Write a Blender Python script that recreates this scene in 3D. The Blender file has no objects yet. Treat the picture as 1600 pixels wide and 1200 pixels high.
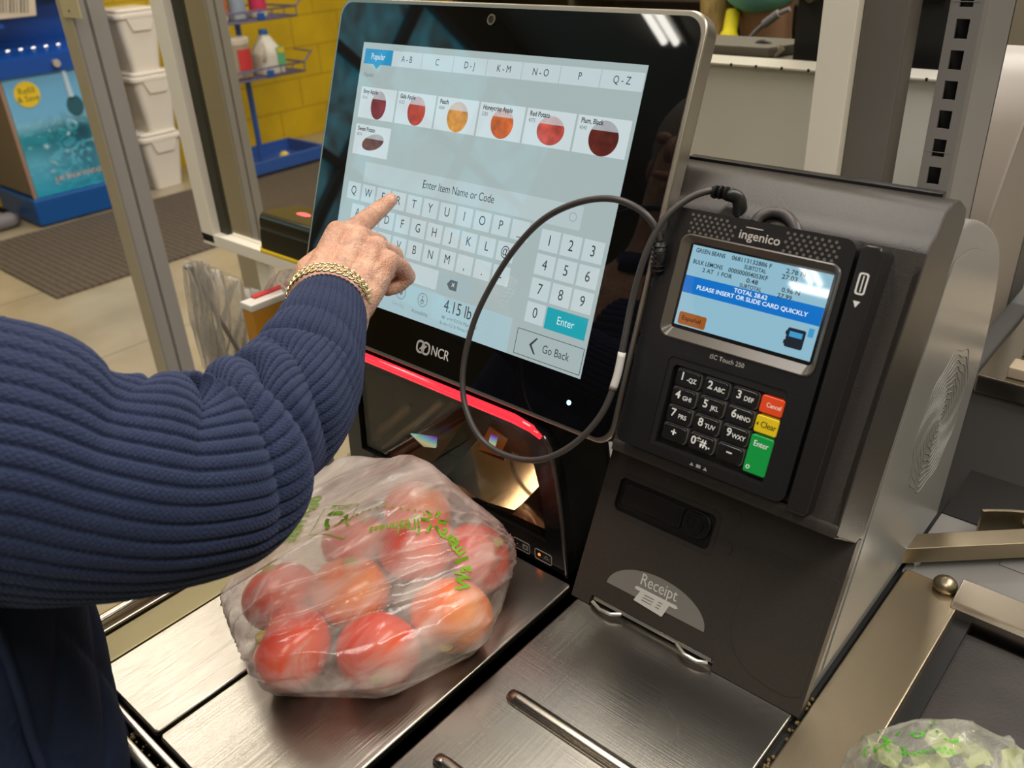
import bpy, bmesh, math, random
import numpy as np
from mathutils import Vector, Matrix, noise
from mathutils.bvhtree import BVHTree
rnd = random.Random(7)
SC = bpy.context.scene
COL = SC.collection
H = 1.45            # camera height; geometry below is written relative to the camera height

# ---------------------------------------------------------------- camera
F = 1352.0
YAW, PIT, ROL = math.radians(42.567), math.radians(28.814), math.radians(-2.949)
_f = Vector((-math.sin(YAW)*math.cos(PIT), math.cos(YAW)*math.cos(PIT), -math.sin(PIT)))
_r = _f.cross(Vector((0, 0, 1))).normalized(); _u = _r.cross(_f)
CR = math.cos(ROL)*_r + math.sin(ROL)*_u
CU = -math.sin(ROL)*_r + math.cos(ROL)*_u
CF = _f
cam = bpy.data.cameras.new('camera'); cam.sensor_width = 36; cam.lens = 36*F/1600
cam.clip_start = .02; cam.clip_end = 60
cam.dof.use_dof = True; cam.dof.focus_distance = .76; cam.dof.aperture_fstop = 9.0
camo = bpy.data.objects.new('camera', cam); COL.objects.link(camo)
camo.matrix_world = Matrix(((CR.x, CU.x, -CF.x, 0), (CR.y, CU.y, -CF.y, 0), (CR.z, CU.z, -CF.z, H), (0, 0, 0, 1)))
SC.camera = camo

# ---------------------------------------------------------------- world, lights, exposure
w = bpy.data.worlds.new('store_air'); SC.world = w; w.use_nodes = True
w.node_tree.nodes['Background'].inputs[0].default_value = (1, .9, .76, 1)
w.node_tree.nodes['Background'].inputs[1].default_value = .16
SC.view_settings.view_transform = 'Standard'; SC.view_settings.look = 'None'
SC.view_settings.gamma = 1; SC.view_settings.exposure = -.1; SC.view_settings.use_curve_mapping = False
SC.cycles.max_bounces = 8; SC.cycles.transparent_max_bounces = 24; SC.cycles.caustics_reflective = False
SC.cycles.caustics_refractive = False; SC.cycles.use_denoising = True; SC.cycles.sample_clamp_indirect = 6

def area(name, loc, size, power, color=(1, .945, .87), rot=(0, 0, 0)):
    l = bpy.data.lights.new(name, 'AREA'); l.shape = 'RECTANGLE'; l.size, l.size_y = size; l.energy = power; l.color = color
    o = bpy.data.objects.new(name, l); COL.objects.link(o); o.location = (loc[0], loc[1], loc[2]+H); o.rotation_euler = rot
    return o
# rows of warm store lighting just under the ceiling
for x_, pw_ in ((-4.1, 95), (-1.25, 235), (1.6, 300)):
    area('ceiling_row_light', (x_, 2.9, 2.97), (.7, 8.0), pw_)
area('ceiling_row_light', (.9, -3.0, 2.97), (.8, 2.4), 80)

# ---------------------------------------------------------------- materials
def new_mat(name):
    m = bpy.data.materials.new(name); m.use_nodes = True
    return m, m.node_tree.nodes, m.node_tree.links, m.node_tree.nodes['Principled BSDF']
def M(name, col, rough=.5, metal=0., spec=.5, coat=0., emit=None, es=1., var=0., vscale=30., bump=0., bscale=60., stretch=(1, 1, 1), alpha=1., trans=0., ior=1.45, rvar=0.):
    m, N, L, P = new_mat(name)
    P.inputs['Base Color'].default_value = (*col, 1); P.inputs['Roughness'].default_value = rough
    P.inputs['Metallic'].default_value = metal; P.inputs['Specular IOR Level'].default_value = spec
    P.inputs['Coat Weight'].default_value = coat; P.inputs['Coat Roughness'].default_value = .04
    P.inputs['Alpha'].default_value = alpha; P.inputs['Transmission Weight'].default_value = trans; P.inputs['IOR'].default_value = ior
    if emit:
        P.inputs['Emission Color'].default_value = (*emit, 1); P.inputs['Emission Strength'].default_value = es
    if var or bump or rvar:
        tc = N.new('ShaderNodeTexCoord'); mp = N.new('ShaderNodeMapping'); mp.inputs['Scale'].default_value = stretch
        L.new(tc.outputs['Object'], mp.inputs['Vector'])
        if var or rvar:
            n = N.new('ShaderNodeTexNoise'); n.inputs['Scale'].default_value = vscale; n.inputs['Detail'].default_value = 5
            L.new(mp.outputs[0], n.inputs['Vector'])
        if var:
            r = N.new('ShaderNodeValToRGB')
            r.color_ramp.elements[0].position = .3; r.color_ramp.elements[1].position = .7
            r.color_ramp.elements[0].color = (*[max(0, c*(1-var)) for c in col], 1)
            r.color_ramp.elements[1].color = (*[min(1, c*(1+var)) for c in col], 1)
            L.new(n.outputs['Fac'], r.inputs[0]); L.new(r.outputs[0], P.inputs['Base Color'])
        if rvar:
            mr = N.new('ShaderNodeMapRange'); mr.inputs[3].default_value = max(0, rough-rvar); mr.inputs[4].default_value = min(1, rough+rvar)
            L.new(n.outputs['Fac'], mr.inputs[0]); L.new(mr.outputs[0], P.inputs['Roughness'])
        if bump:
            b = N.new('ShaderNodeTexNoise'); b.inputs['Scale'].default_value = bscale; b.inputs['Detail'].default_value = 3
            L.new(mp.outputs[0], b.inputs['Vector'])
            bb = N.new('ShaderNodeBump'); bb.inputs['Strength'].default_value = bump; bb.inputs['Distance'].default_value = .002
            L.new(b.outputs['Fac'], bb.inputs['Height']); L.new(bb.outputs[0], P.inputs['Normal'])
    return m
def E(name, col, s=1.):
    m, N, L, P = new_mat(name)
    P.inputs['Base Color'].default_value = (.01, .01, .01, 1); P.inputs['Roughness'].default_value = .025
    P.inputs['Specular IOR Level'].default_value = .5
    P.inputs['Emission Color'].default_value = (*col, 1); P.inputs['Emission Strength'].default_value = s*1.06
    return m
def srgb(r, g, b):
    f = lambda c: (c/255/12.92) if c/255 <= .04045 else ((c/255+.055)/1.055)**2.4
    return (f(r), f(g), f(b))

def schlick(N, L, f0, normal=None):
    lw = N.new('ShaderNodeLayerWeight'); lw.inputs[0].default_value = .5
    if normal is not None: L.new(normal, lw.inputs['Normal'])
    pw = N.new('ShaderNodeMath'); pw.operation = 'POWER'; pw.inputs[1].default_value = 5; L.new(lw.outputs['Facing'], pw.inputs[0])
    mr = N.new('ShaderNodeMapRange'); mr.inputs[3].default_value = f0; mr.inputs[4].default_value = 1; L.new(pw.outputs[0], mr.inputs[0]); return mr.outputs[0]

# ---------------------------------------------------------------- mesh helpers
class G:
    """collects shapes into one mesh"""
    def __init__(s): s.bm = bmesh.new(); s.mi = 0
    def _fin(s, faces):
        for f in faces: f.material_index = s.mi
    def box(s, c, d, bev=0., seg=2, M_=None):
        r = bmesh.ops.create_cube(s.bm, size=1); v = r['verts']
        bmesh.ops.scale(s.bm, vec=d, verts=v); bmesh.ops.translate(s.bm, vec=c, verts=v)
        fs = set(f for x in v for f in x.link_faces)
        if bev:
            es = list(set(e for x in v for e in x.link_edges))
            r2 = bmesh.ops.bevel(s.bm, geom=es, offset=bev, segments=seg, affect='EDGES', profile=.5)
            fs = set(f for f in fs if f.is_valid) | set(r2['faces']); v = list(set(x for f in fs for x in f.verts))
        s._fin(fs)
        if M_ is not None: bmesh.ops.transform(s.bm, matrix=M_, verts=v)
        return v
    def box2(s, a, b, bev=0., seg=2, M_=None):
        return s.box([(a[i]+b[i])/2 for i in range(3)], [abs(b[i]-a[i]) for i in range(3)], bev, seg, M_)
    def poly(s, pts, ext, M_=None, bev=0., seg=2):
        """planar polygon (3D pts) extruded by vector ext"""
        vs = [s.bm.verts.new(p) for p in pts]; vs2 = [s.bm.verts.new(Vector(p)+Vector(ext)) for p in pts]
        n = len(vs); fs = [s.bm.faces.new(vs), s.bm.faces.new(vs2[::-1])]
        for i in range(n): fs.append(s.bm.faces.new((vs[i], vs2[i], vs2[(i+1) % n], vs[(i+1) % n])))
        bmesh.ops.recalc_face_normals(s.bm, faces=fs); s._fin(fs); allv = vs+vs2
        if bev:
            es = list(set(e for f in fs[:2] for e in f.edges))
            r2 = bmesh.ops.bevel(s.bm, geom=es, offset=bev, segments=seg, affect='EDGES', profile=.5)
            for f in r2['faces']: f.material_index = s.mi
            ff = set(f for f in fs if f.is_valid) | set(r2['faces']); allv = list(set(x for f in ff for x in f.verts))
        if M_ is not None: bmesh.ops.transform(s.bm, matrix=M_, verts=allv)
        return allv
    def ring(s, outer, holes, z0, z1, M_=None):
        """flat plate (2D outline with holes) from z0 to z1"""
        b = bmesh.new(); es = []
        for lp in [outer]+holes:
            vs = [b.verts.new((p[0], p[1], z0)) for p in lp]
            es += [b.edges.new((vs[i], vs[(i+1) % len(vs)])) for i in range(len(vs))]
        bmesh.ops.triangle_fill(b, edges=es, use_beauty=True, use_dissolve=False)
        fs = list(b.faces)
        r = bmesh.ops.extrude_face_region(b, geom=fs)
        nv = [g for g in r['geom'] if isinstance(g, bmesh.types.BMVert)]
        bmesh.ops.translate(b, vec=(0, 0, z1-z0), verts=nv)
        bmesh.ops.recalc_face_normals(b, faces=list(b.faces))
        s.merge(b, M_)
    def merge(s, b, M_=None):
        if M_ is not None: b.transform(M_)
        me = bpy.data.meshes.new('t'); b.to_mesh(me); b.free()
        n0 = len(s.bm.faces); s.bm.from_mesh(me); bpy.data.meshes.remove(me)
        s.bm.faces.ensure_lookup_table()
        for f in s.bm.faces[n0:]: f.material_index = s.mi
    def cyl(s, a, b, r, r2=None, n=20, caps=True):
        a, b = Vector(a), Vector(b); r2 = r if r2 is None else r2; d = b-a
        q = d.to_track_quat('Z', 'Y').to_matrix().to_4x4(); q.translation = (a+b)/2
        v = bmesh.ops.create_cone(s.bm, cap_ends=caps, cap_tris=False, segments=n, radius1=r, radius2=r2, depth=d.length, matrix=q)['verts']
        s._fin(set(f for x in v for f in x.link_faces)); return v
    def sph(s, c, r, n=16, sc=(1, 1, 1), M_=None):
        m = Matrix.Translation(c) @ (M_ if M_ is not None else Matrix()) @ Matrix.Diagonal((*sc, 1))
        v = bmesh.ops.create_uvsphere(s.bm, u_segments=n*2, v_segments=n, radius=r, matrix=m)['verts']
        s._fin(set(f for x in v for f in x.link_faces)); return v
    def tube(s, pts, r, n=12, closed=False, caps=True):
        P = [Vector(p) for p in pts]; R = r if isinstance(r, (list, tuple)) else [r]*len(P); rings = []
        t = (P[1]-P[0]).normalized(); nrm = t.orthogonal().normalized()
        for i, p in enumerate(P):
            a = P[i-1] if (i > 0 or closed) else P[i]; b = P[(i+1) % len(P)] if (i < len(P)-1 or closed) else P[i]
            t = (b-a).normalized(); nrm = (nrm-t*nrm.dot(t)).normalized(); bn = t.cross(nrm)
            rings.append([s.bm.verts.new(p+R[i]*(math.cos(2*math.pi*k/n)*nrm+math.sin(2*math.pi*k/n)*bn)) for k in range(n)])
        fs = []
        for i in range(len(P)-(0 if closed else 1)):
            A, B = rings[i], rings[(i+1) % len(P)]
            for k in range(n): fs.append(s.bm.faces.new((A[k], A[(k+1) % n], B[(k+1) % n], B[k])))
        if caps and not closed: fs += [s.bm.faces.new(rings[0][::-1]), s.bm.faces.new(rings[-1])]
        s._fin(fs); return fs
    def lathe(s, prof, n=32, M_=None):
        rings = []; allv = []
        for (r, z) in prof:
            rr = [s.bm.verts.new((r*math.cos(2*math.pi*k/n), r*math.sin(2*math.pi*k/n), z)) for k in range(n)]
            rings.append(rr); allv += rr
        fs = []
        for A, B in zip(rings, rings[1:]):
            for k in range(n): fs.append(s.bm.faces.new((A[k], A[(k+1) % n], B[(k+1) % n], B[k])))
        fs += [s.bm.faces.new(rings[0][::-1]), s.bm.faces.new(rings[-1])]
        s._fin(fs)
        if M_ is not None: bmesh.ops.transform(s.bm, matrix=M_, verts=allv)
    def grid(s, fn, nu, nv, closeu=False):
        V = [[s.bm.verts.new(fn(i/(nu if closeu else nu-1), j/(nv-1))) for i in range(nu)] for j in range(nv)]
        fs = []
        for j in range(nv-1):
            for i in range(nu if closeu else nu-1):
                fs.append(s.bm.faces.new((V[j][i], V[j][(i+1) % nu], V[j+1][(i+1) % nu], V[j+1][i])))
        s._fin(fs); return V
def rrect(x0, y0, x1, y1, r, n=5):
    p = []
    for cx, cy, a in ((x1-r, y1-r, 0), (x0+r, y1-r, 90), (x0+r, y0+r, 180), (x1-r, y0+r, 270)):
        for k in range(n+1):
            t = math.radians(a+90*k/n); p.append((cx+r*math.cos(t), cy+r*math.sin(t)))
    return p
def circ(cx, cy, r, n=24, ry=None): return [(cx+r*math.cos(2*math.pi*k/n), cy+(ry or r)*math.sin(2*math.pi*k/n)) for k in range(n)]
def catmull(P, m=12):
    P = [np.array(p, float) for p in P]; P = [2*P[0]-P[1]]+P+[2*P[-1]-P[-2]]; out = []
    for i in range(1, len(P)-2):
        for k in range(m):
            t = k/m; a, b, c, d = P[i-1:i+3]
            out.append(.5*(2*b+(c-a)*t+(2*a-5*b+4*c-d)*t*t+(3*b-a-3*c+d)*t**3))
    out.append(P[-2]); return out

# objects: an Empty per thing, parts as its children. WM keeps each object's world matrix
WM = {}
def setp(o, label=None, cat=None, group=None, kind=None):
    if label: o['label'] = label
    if cat: o['category'] = cat
    if group: o['group'] = group
    if kind: o['kind'] = kind
    return o
def thing(name, label, cat, loc=(0, 0, 0), rotz=0, group=None):
    o = bpy.data.objects.new(name, None); COL.objects.link(o); o.empty_display_size = .05
    o.location = (loc[0], loc[1], loc[2]+H); o.rotation_euler = (0, 0, rotz)
    WM[o] = Matrix.Translation(o.location) @ Matrix.Rotation(rotz, 4, 'Z')
    return setp(o, label, cat, group)
def obj(name, g, mats, parent=None, smooth=40, label=None, origin=None, recalc=False):
    """links collected geometry (written relative to the camera height) as one mesh"""
    bm = g.bm if isinstance(g, G) else g
    if recalc: bmesh.ops.recalc_face_normals(bm, faces=list(bm.faces))
    T = Matrix.Translation((0, 0, H))
    if parent is not None: wm = WM[parent]
    else:
        if origin is None:
            zs = [v.co for v in bm.verts]
            origin = (sum(v.x for v in zs)/len(zs), sum(v.y for v in zs)/len(zs), min(v.z for v in zs))
        wm = Matrix.Translation((origin[0], origin[1], origin[2]+H))
    bm.transform(wm.inverted() @ T)
    me = bpy.data.meshes.new(name)
    if smooth is not None:
        a = math.radians(smooth)
        for f in bm.faces: f.smooth = True
        for e in bm.edges:
            if len(e.link_faces) == 2: e.smooth = e.calc_face_angle(0) < a
    bm.to_mesh(me); bm.free()
    for m in (mats if isinstance(mats, (list, tuple)) else [mats]): me.materials.append(m)
    o = bpy.data.objects.new(name, me); COL.objects.link(o)
    if smooth is not None and smooth < 90 and len(me.polygons) < 20000:
        wn = o.modifiers.new('even_shading', 'WEIGHTED_NORMAL'); wn.keep_sharp = True; wn.weight = 100
    if parent is not None: o.parent = parent; WM[o] = wm
    else: o.matrix_world = wm; WM[o] = wm
    if label: o['label'] = label
    return o
def struct(name, g, mats, **k):
    o = obj(name, g, mats, **k); o['kind'] = 'structure'; return o
def solo(name, g, mats, label, cat, group=None, **k):
    return setp(obj(name, g, mats, **k), label, cat, group)
def dup(root, offset, label, group=None):
    """a copy of a thing with copies of its parts and sub-parts"""
    r = root.copy(); COL.objects.link(r); r.location = Vector(root.location)+Vector(offset); r['label'] = label
    if group: r['group'] = group
    for ch in list(root.children):
        c = ch.copy(); COL.objects.link(c); c.parent = r
        for s in list(ch.children):
            d = s.copy(); COL.objects.link(d); d.parent = c
    return r

_txt = {}
def text_bm(body, size, align='CENTER', wide=1., bold=0.):
    c = bpy.data.curves.new('t', 'FONT'); c.body = body; c.size = size; c.align_x = align; c.align_y = 'CENTER'
    c.resolution_u = 3; c.offset = bold*size
    o = bpy.data.objects.new('t', c); COL.objects.link(o)
    dg = bpy.context.evaluated_depsgraph_get()
    me = bpy.data.meshes.new_from_object(o.evaluated_get(dg), depsgraph=dg)
    b = bmesh.new(); b.from_mesh(me); bpy.data.meshes.remove(me); bpy.data.objects.remove(o); bpy.data.curves.remove(c)
    if wide != 1.: bmesh.ops.scale(b, vec=(wide, 1, 1), verts=b.verts)
    return b
def put_text(g, body, size, x, y, z, align='CENTER', wide=1., rot=0., M_=None, bold=0.):
    m = Matrix.Translation((x, y, z)) @ Matrix.Rotation(rot, 4, 'Z')
    g.merge(text_bm(body, size, align, wide, bold), (M_ @ m) if M_ is not None else m)

def fit_text(g, body, x0, x1, y, z, cap, M_=None, bold=0.):
    b = text_bm(body, cap/.70, 'LEFT', 1., bold); xs = [v.co.x for v in b.verts]; k = (x1-x0)/(max(xs)-min(xs)); m0 = min(xs)
    for v in b.verts: v.co.x = x0+(v.co.x-m0)*k; v.co.y += y; v.co.z = z
    g.merge(b, M_)

# a pixel of the photograph as a ray from the camera, met with real planes
def ray(px, py): return CF+CR*((px-800)/F)-CU*((py-600)/F)
def on(px, py, axis, val):
    d = ray(px, py); return d*(val/d[axis])
def onz(px, py, z): return on(px, py, 2, z)
def ony(px, py, y): return on(px, py, 1, y)
def onx(px, py, x): return on(px, py, 0, x)
def dep(px, py, d): return ray(px, py)*d
def onp(px, py, P, n):
    d = ray(px, py); return d*(Vector(P).dot(n)/d.dot(n))

# ---------------------------------------------------------------- steel and plastics
def steel(name, col, rough, axis=1, scratch=.5, depth=.3):
    """brushed stainless steel: fine grain along one axis and fine random scratches"""
    m, N, L, P = new_mat(name)
    P.inputs['Metallic'].default_value = 1; P.inputs['Base Color'].default_value = (*col, 1)
    tc = N.new('ShaderNodeTexCoord'); mp = N.new('ShaderNodeMapping')
    mp.inputs['Scale'].default_value = (900, 12, 1) if axis == 1 else (12, 900, 1)
    L.new(tc.outputs['Object'], mp.inputs[0])
    n = N.new('ShaderNodeTexNoise'); n.inputs['Scale'].default_value = 1; n.inputs['Detail'].default_value = 3; L.new(mp.outputs[0], n.inputs['Vector'])
    mp2 = N.new('ShaderNodeMapping'); mp2.inputs['Rotation'].default_value = (0, 0, .7); mp2.inputs['Scale'].default_value = (300, 9, 1); L.new(tc.outputs['Object'], mp2.inputs[0])
    n2 = N.new('ShaderNodeTexNoise'); n2.inputs['Scale'].default_value = 1; n2.inputs['Detail'].default_value = 3; L.new(mp2.outputs[0], n2.inputs['Vector'])
    ad = N.new('ShaderNodeMath'); ad.operation = 'MULTIPLY_ADD'; ad.inputs[1].default_value = scratch
    L.new(n2.outputs['Fac'], ad.inputs[0]); L.new(n.outputs['Fac'], ad.inputs[2])
    b = N.new('ShaderNodeBump'); b.inputs['Strength'].default_value = depth; b.inputs['Distance'].default_value = .0006
    L.new(ad.outputs[0], b.inputs['Height']); L.new(b.outputs[0], P.inputs['Normal'])
    n3 = N.new('ShaderNodeTexNoise'); n3.inputs['Scale'].default_value = 6; n3.inputs['Detail'].default_value = 2; L.new(tc.outputs['Object'], n3.inputs['Vector'])
    mr = N.new('ShaderNodeMapRange'); mr.inputs[3].default_value = rough-.04; mr.inputs[4].default_value = rough+.04
    L.new(n3.outputs['Fac'], mr.inputs[0]); L.new(mr.outputs[0], P.inputs['Roughness'])
    return m
m_plate = steel('brushed_steel_plate', (.56, .52, .46), .29, 1, 1.0)
m_tray = steel('dull_brushed_steel', (.31, .29, .26), .27, 0, .8, .13)
m_strip = steel('warm_satin_steel', (.40, .33, .23), .36, 1, .3, .15)
m_rail = steel('polished_rail_steel', (.58, .52, .44), .22, 0, .2, .08)
m_blackgap = M('black_gap', (.008, .008, .008), .5)
m_char = M('charcoal_textured_plastic', (.038, .033, .029), .36, var=.08, vscale=400, bump=.12, bscale=900, spec=.5)
m_charlo = M('charcoal_door_plastic', (.040, .034, .028), .42, var=.08, vscale=400, bump=.12, bscale=900)
m_blackg = M('gloss_black_plastic', (.008, .008, .008), .12)
m_blackm = M('matt_black_plastic', (.012, .011, .011), .35, bump=.05, bscale=700)
m_grey = M('warm_grey_cabinet_paint', (.23, .222, .212), .24, bump=.05, bscale=500, spec=.5)
m_silver = M('champagne_silver_frame', (.40, .355, .30), .32, metal=.85)
m_white = M('white_print', (.75, .74, .72), .5)
m_greyprint = M('grey_label', (.30, .28, .26), .5)

# ---------------------------------------------------------------- checkout counter (deck, rails, cabinet under it)
Z0 = -.55
ctr = thing('checkout_counter', 'stainless steel checkout counter deck with dark seams under the scale and kiosk', 'counter', (-.4, .4, -1.45))
g = G(); g.box2((-.70, .15, -1.45), (.6, .83, -.585), .004); obj('cabinet_base', g, m_grey, ctr)
g = G(); g.box2((-.695, .124, -.60), (-.36, .60, -.5585)); g.box2((-.575, .08, -.60), (-.36, .60, -.5585)); g.box2((-.372, .02, -.60), (-.085, .83, -.5585)); obj('seam_bed', g, m_blackgap, ctr, label='black recessed bed showing in the seams')
g = G(); g.box2((-.365, .03, -.558), (-.1575, .60, -.55), .0025, 3); tray = obj('deck_plate', g, m_tray, ctr, label='dull brushed steel deck plate in front of the kiosk')
g = G()
for y, xa in ((.3475, -.339), (.2685, -.342)):
    g.tube([(xa, y, -.5522), (xa+.003, y, -.5495), (xa+.010, y, -.5482), (-.175, y, -.5482), (-.165, y, -.5495), (-.162, y, -.5522)], [.0035, .0060, .0062, .0062, .0060, .0035], 16)
obj('raised_rib', g, m_rail, ctr, label='rounded raised ribs pressed into the deck plate')
g = G(); g.box2((-.151, -.05, -.565), (-.0985, .688, -.5495), .002, 2); obj('edge_strip', g, m_strip, ctr, label='warm brown satin steel edge strip')
m_olive = steel('olive_satin_steel', (.30, .26, .15), .5, 1, .3)
g = G(); g.box2((-.665, .14, -.565), (-.6315, .49, -.5515), .002); obj('edge_strip', g, m_olive, ctr, label='narrow olive steel strip left of the scale')
g = G(); g.tube([(-.678, .14, -.546), (-.678, .60, -.546)], .0065, 14); g.box2((-.690, .14, -.57), (-.667, .60, -.548), .002); obj('side_rail', g, m_rail, ctr, label='bright rail along the left edge')
g = G(); g.box2((-.667, .122, -.565), (-.37, .131, -.5475), .002); g.box2((-.667, .1365, -.565), (-.37, .1425, -.549), .0015); obj('front_rail', g, m_rail, ctr, label='bright double rail at the front of the scale')
m_grime = M('dried_crumbs', (.16, .11, .04), .9, var=.5, vscale=200)
g = G()
for i in range(70):
    x = rnd.uniform(-.64, -.38); g.sph((x, .134+rnd.uniform(-.0015, .0015), -.5545), rnd.uniform(.0008, .002), 4)
for i in range(40):
    g.sph((-.1545+rnd.uniform(-.0015, .0015), rnd.uniform(.36, .5), -.5565), rnd.uniform(.0008, .0018), 4)
setp(obj('crumb_dirt', g, m_grime, ctr, label='brown dirt caught in the seams'), kind='stuff')
g = G(); g.box2((-.58, .075, -.575), (-.37, .118, -.5505), .003); obj('front_plate', g, m_plate, ctr)
g = G(); g.box2((-.155, .69, -.585), (.55, .895, -.556), .002); obj('rear_ledge', g, m_grey, ctr)
g = G(); g.box2((-.154, .80, -.5558), (.55, .894, -.5545)); obj('rear_recess', g, m_blackm, ctr, label='black strip along the back of the deck')
g = G(); g.box2((-.088, .752, -.556), (-.02, .80, -.5548), .0008); obj('access_cover', g, m_grey, ctr)

# scale platter: two steel plates beside each other
def platter(x0, x1, y0, y1):
    g = G(); pts = rrect(x0, y0, x1, y1, .004, 4)
    g.poly([(p[0], p[1], -.5575) for p in pts], (0, 0, .0075), bev=.0018, seg=3)
    return g
solo('scale_plate', platter(-.6285, -.5300, .1465, .480), m_plate, 'narrower left steel scale plate, bare, with a bright glare band', 'scale plate', 'scale plates')
solo('scale_plate', platter(-.5255, -.3785, .1465, .4795), m_plate, 'wider right steel scale plate carrying the bag of tomatoes', 'scale plate', 'scale plates')

# ---------------------------------------------------------------- conveyor and rails at the right
cv = thing('conveyor_belt', 'dark conveyor belt running beside the kiosk at the right', 'conveyor', (.15, .3, -.57))
m_belt = M('dark_belt_rubber', (.032, .026, .025), .55, var=.25, vscale=25, bump=.25, bscale=350)
g = G(); g.box2((-.094, -.25, -.575), (.45, .655, -.5635), .004); obj('belt', g, m_belt, cv)
g = G()
g.poly([(-.104, .662, -.570), (-.104, .660, -.549), (-.104, .664, -.544), (-.104, .690, -.5385), (-.104, .694, -.541), (-.104, .694, -.570)], (.55, 0, 0), bev=.0015)
obj('end_rail', g, m_rail, cv, label='rounded bright steel rail at the belt end')
g = G(); g.sph((-.115, .681, -.545), .0095, 10, (1.1, 1.0, .9)); obj('end_knob', g, m_strip, cv)
bar = thing('guard_bar', 'square steel guard bar slanting away behind the conveyor', 'bar', (-.1, .75, -.556))
a, b = Vector((-.158, .690, 0)), Vector((.10, .925, 0)); d = (b-a).normalized(); nn = Vector((-d.y, d.x, 0))
g = G(); pts = [a+nn*.017, a-nn*.004, b-nn*.004, b+nn*.017]
g.poly([(p.x, p.y, -.5465) for p in pts], (0, 0, .0175), bev=.0012); obj('bar', g, m_strip, bar)
for fx_, fy_ in ((-.148, .708), (.05, .888)): g = G(); g.cyl((fx_, fy_, -.557), (fx_, fy_, -.546), .005); obj('foot', g, m_rail, bar)
br = thing('steel_bracket', 'curved steel bracket with a screw standing behind the guard bar', 'bracket', (-.07, .80, -.556))
g = G(); P = catmull([(-.118, .782), (-.108, .79), (-.098, .797), (-.085, .805), (-.05, .83), (-.02, .85)], 6); V0 = []
pts = [(p[0], p[1]) for p in P]; pts2 = [(p[0]+.002, p[1]-.003) for p in P][::-1]
g.poly([(x, y, -.556) for x, y in pts+pts2], (0, 0, .033), bev=.0006); obj('plate', g, m_strip, br)
g = G(); g.cyl((-.082, .803, -.538), (-.080, .799, -.538), .005, .004, 14); obj('screw', g, m_rail, br)

# ---------------------------------------------------------------- payment kiosk (receipt printer cabinet)
ki = thing('payment_kiosk', 'dark kiosk cabinet with grey sides holding the card terminal', 'kiosk', (-.26, .64, Z0))
XL, XR = -.371, -.153
prof = [(.476, -.5495), (.545, -.418), (.628, -.226)]+[tuple(q) for q in catmull([(.645, -.212), (.690, -.219), (.740, -.240), (.775, -.262), (.800, -.292), (.812, -.33), (.815, -.386), (.803, -.46)], 5)]+[(.785, -.5495)]
g = G(); g.poly([(XL+.002, y, z) for y, z in prof], (XR-XL-.004, 0, 0), bev=.003, seg=3); obj('side_shell', g, m_grey, ki)
# inset side cover with its wave pattern
g = G(); cov = [(.560, -.425), (.634, -.250)]+[tuple(q) for q in catmull([(.646, -.237), (.690, -.241), (.735, -.258), (.768, -.280), (.785, -.308), (.791, -.345), (.792, -.385), (.776, -.47)], 5)]+[(.762, -.535), (.510, -.535)]
g.poly([(XR-.0022, y, z) for y, z in cov], (.0012, 0, 0), bev=.0008)
for k in range(12):
    t = k/11; R_w = .060*(1-t)+.004; pts = []
    for q in range(72):
        a = 2*math.pi*q/72; r_ = R_w*(1+.035*math.sin(9*a+k*.9)); pts.append((XR-.0010, .705+r_*math.cos(a), -.400+r_*math.sin(a)))
    g.tube(pts, .0005, 5, closed=True)
obj('side_cover', g, m_grey, ki)
# upper bezel: solid back and a framed recess for the terminal
BO = Vector((0, .482, -.385)); BV = Vector((0, .4294, .9031)); BN = Vector((0, -.9031, .4294))
BZ = Matrix(((1, 0, 0, 0), (0, BV.y, BN.y, BO.y), (0, BV.z, BN.z, BO.z), (0, 0, 0, 1)))   # (x, along slope, outwards)
g = G()
pr = [(.509, -.3995), (.5885, -.232), (.607, -.206), (.640, -.205), (.6355, -.224), (.545, -.420)]
g.poly([(XL, y, z) for y, z in pr], (XR-XL, 0, 0))
g.ring([(-.338, 0), (XR, 0), (XR, .197), (XL, .197), (XL, .104), (-.338, .096)], [rrect(-.3325, .010, XR-.022, .176, .010, 6)], -.031, 0, BZ)
# rounded top roll
tp = [BO+BV*.190+BN*-.031, BO+BV*.190, BO+BV*.198+BN*-.0005, BO+BV*.205+BN*-.004, BO+BV*.211+BN*-.010, Vector((0, .592, -.1865)), Vector((0, .606, -.184)), Vector((0, .622, -.186)), Vector((0, .640, -.196)), Vector((0, .642, -.206)), Vector((0, .607, -.212))]
g.poly([(XL, p.y, p.z) for p in tp], (XR-XL, 0, 0), bev=.001)
# lip under the recess
XB = -.338
lp = [BO+BN*.0, BO+BV*.006+BN*.0012, BO+BV*.009, BO+BV*.009+BN*-.03, Vector((0, .5445, -.4205)), Vector((0, .528, -.4185))]
g.poly([(XB, p.y, p.z) for p in lp], (XR-XB, 0, 0), bev=.001)
sd_ = [BO+BV*.002, BO+BV*.188, BO+BV*.198+BN*-.001, BO+BV*.205+BN*-.0045, BO+BV*.211+BN*-.0105, Vector((0, .592, -.187)), Vector((0, .606, -.1845)), Vector((0, .622, -.1865)), Vector((0, .638, -.196)), Vector((0, .641, -.206)), Vector((0, .632, -.228)), Vector((0, .5445, -.4205)), Vector((0, .528, -.4185))]
for xa in (XR-.0052,): g.poly([(xa, p.y, p.z) for p in sd_], (.0058, 0, 0), bev=.001)
obj('upper_bezel', g, m_char, ki, recalc=True)
g = G(); g.box2((XL+.008, .622, -.1935), (XR-.012, .630, -.1835), .001); obj('top_ledge', g, m_blackm, ki)
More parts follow.
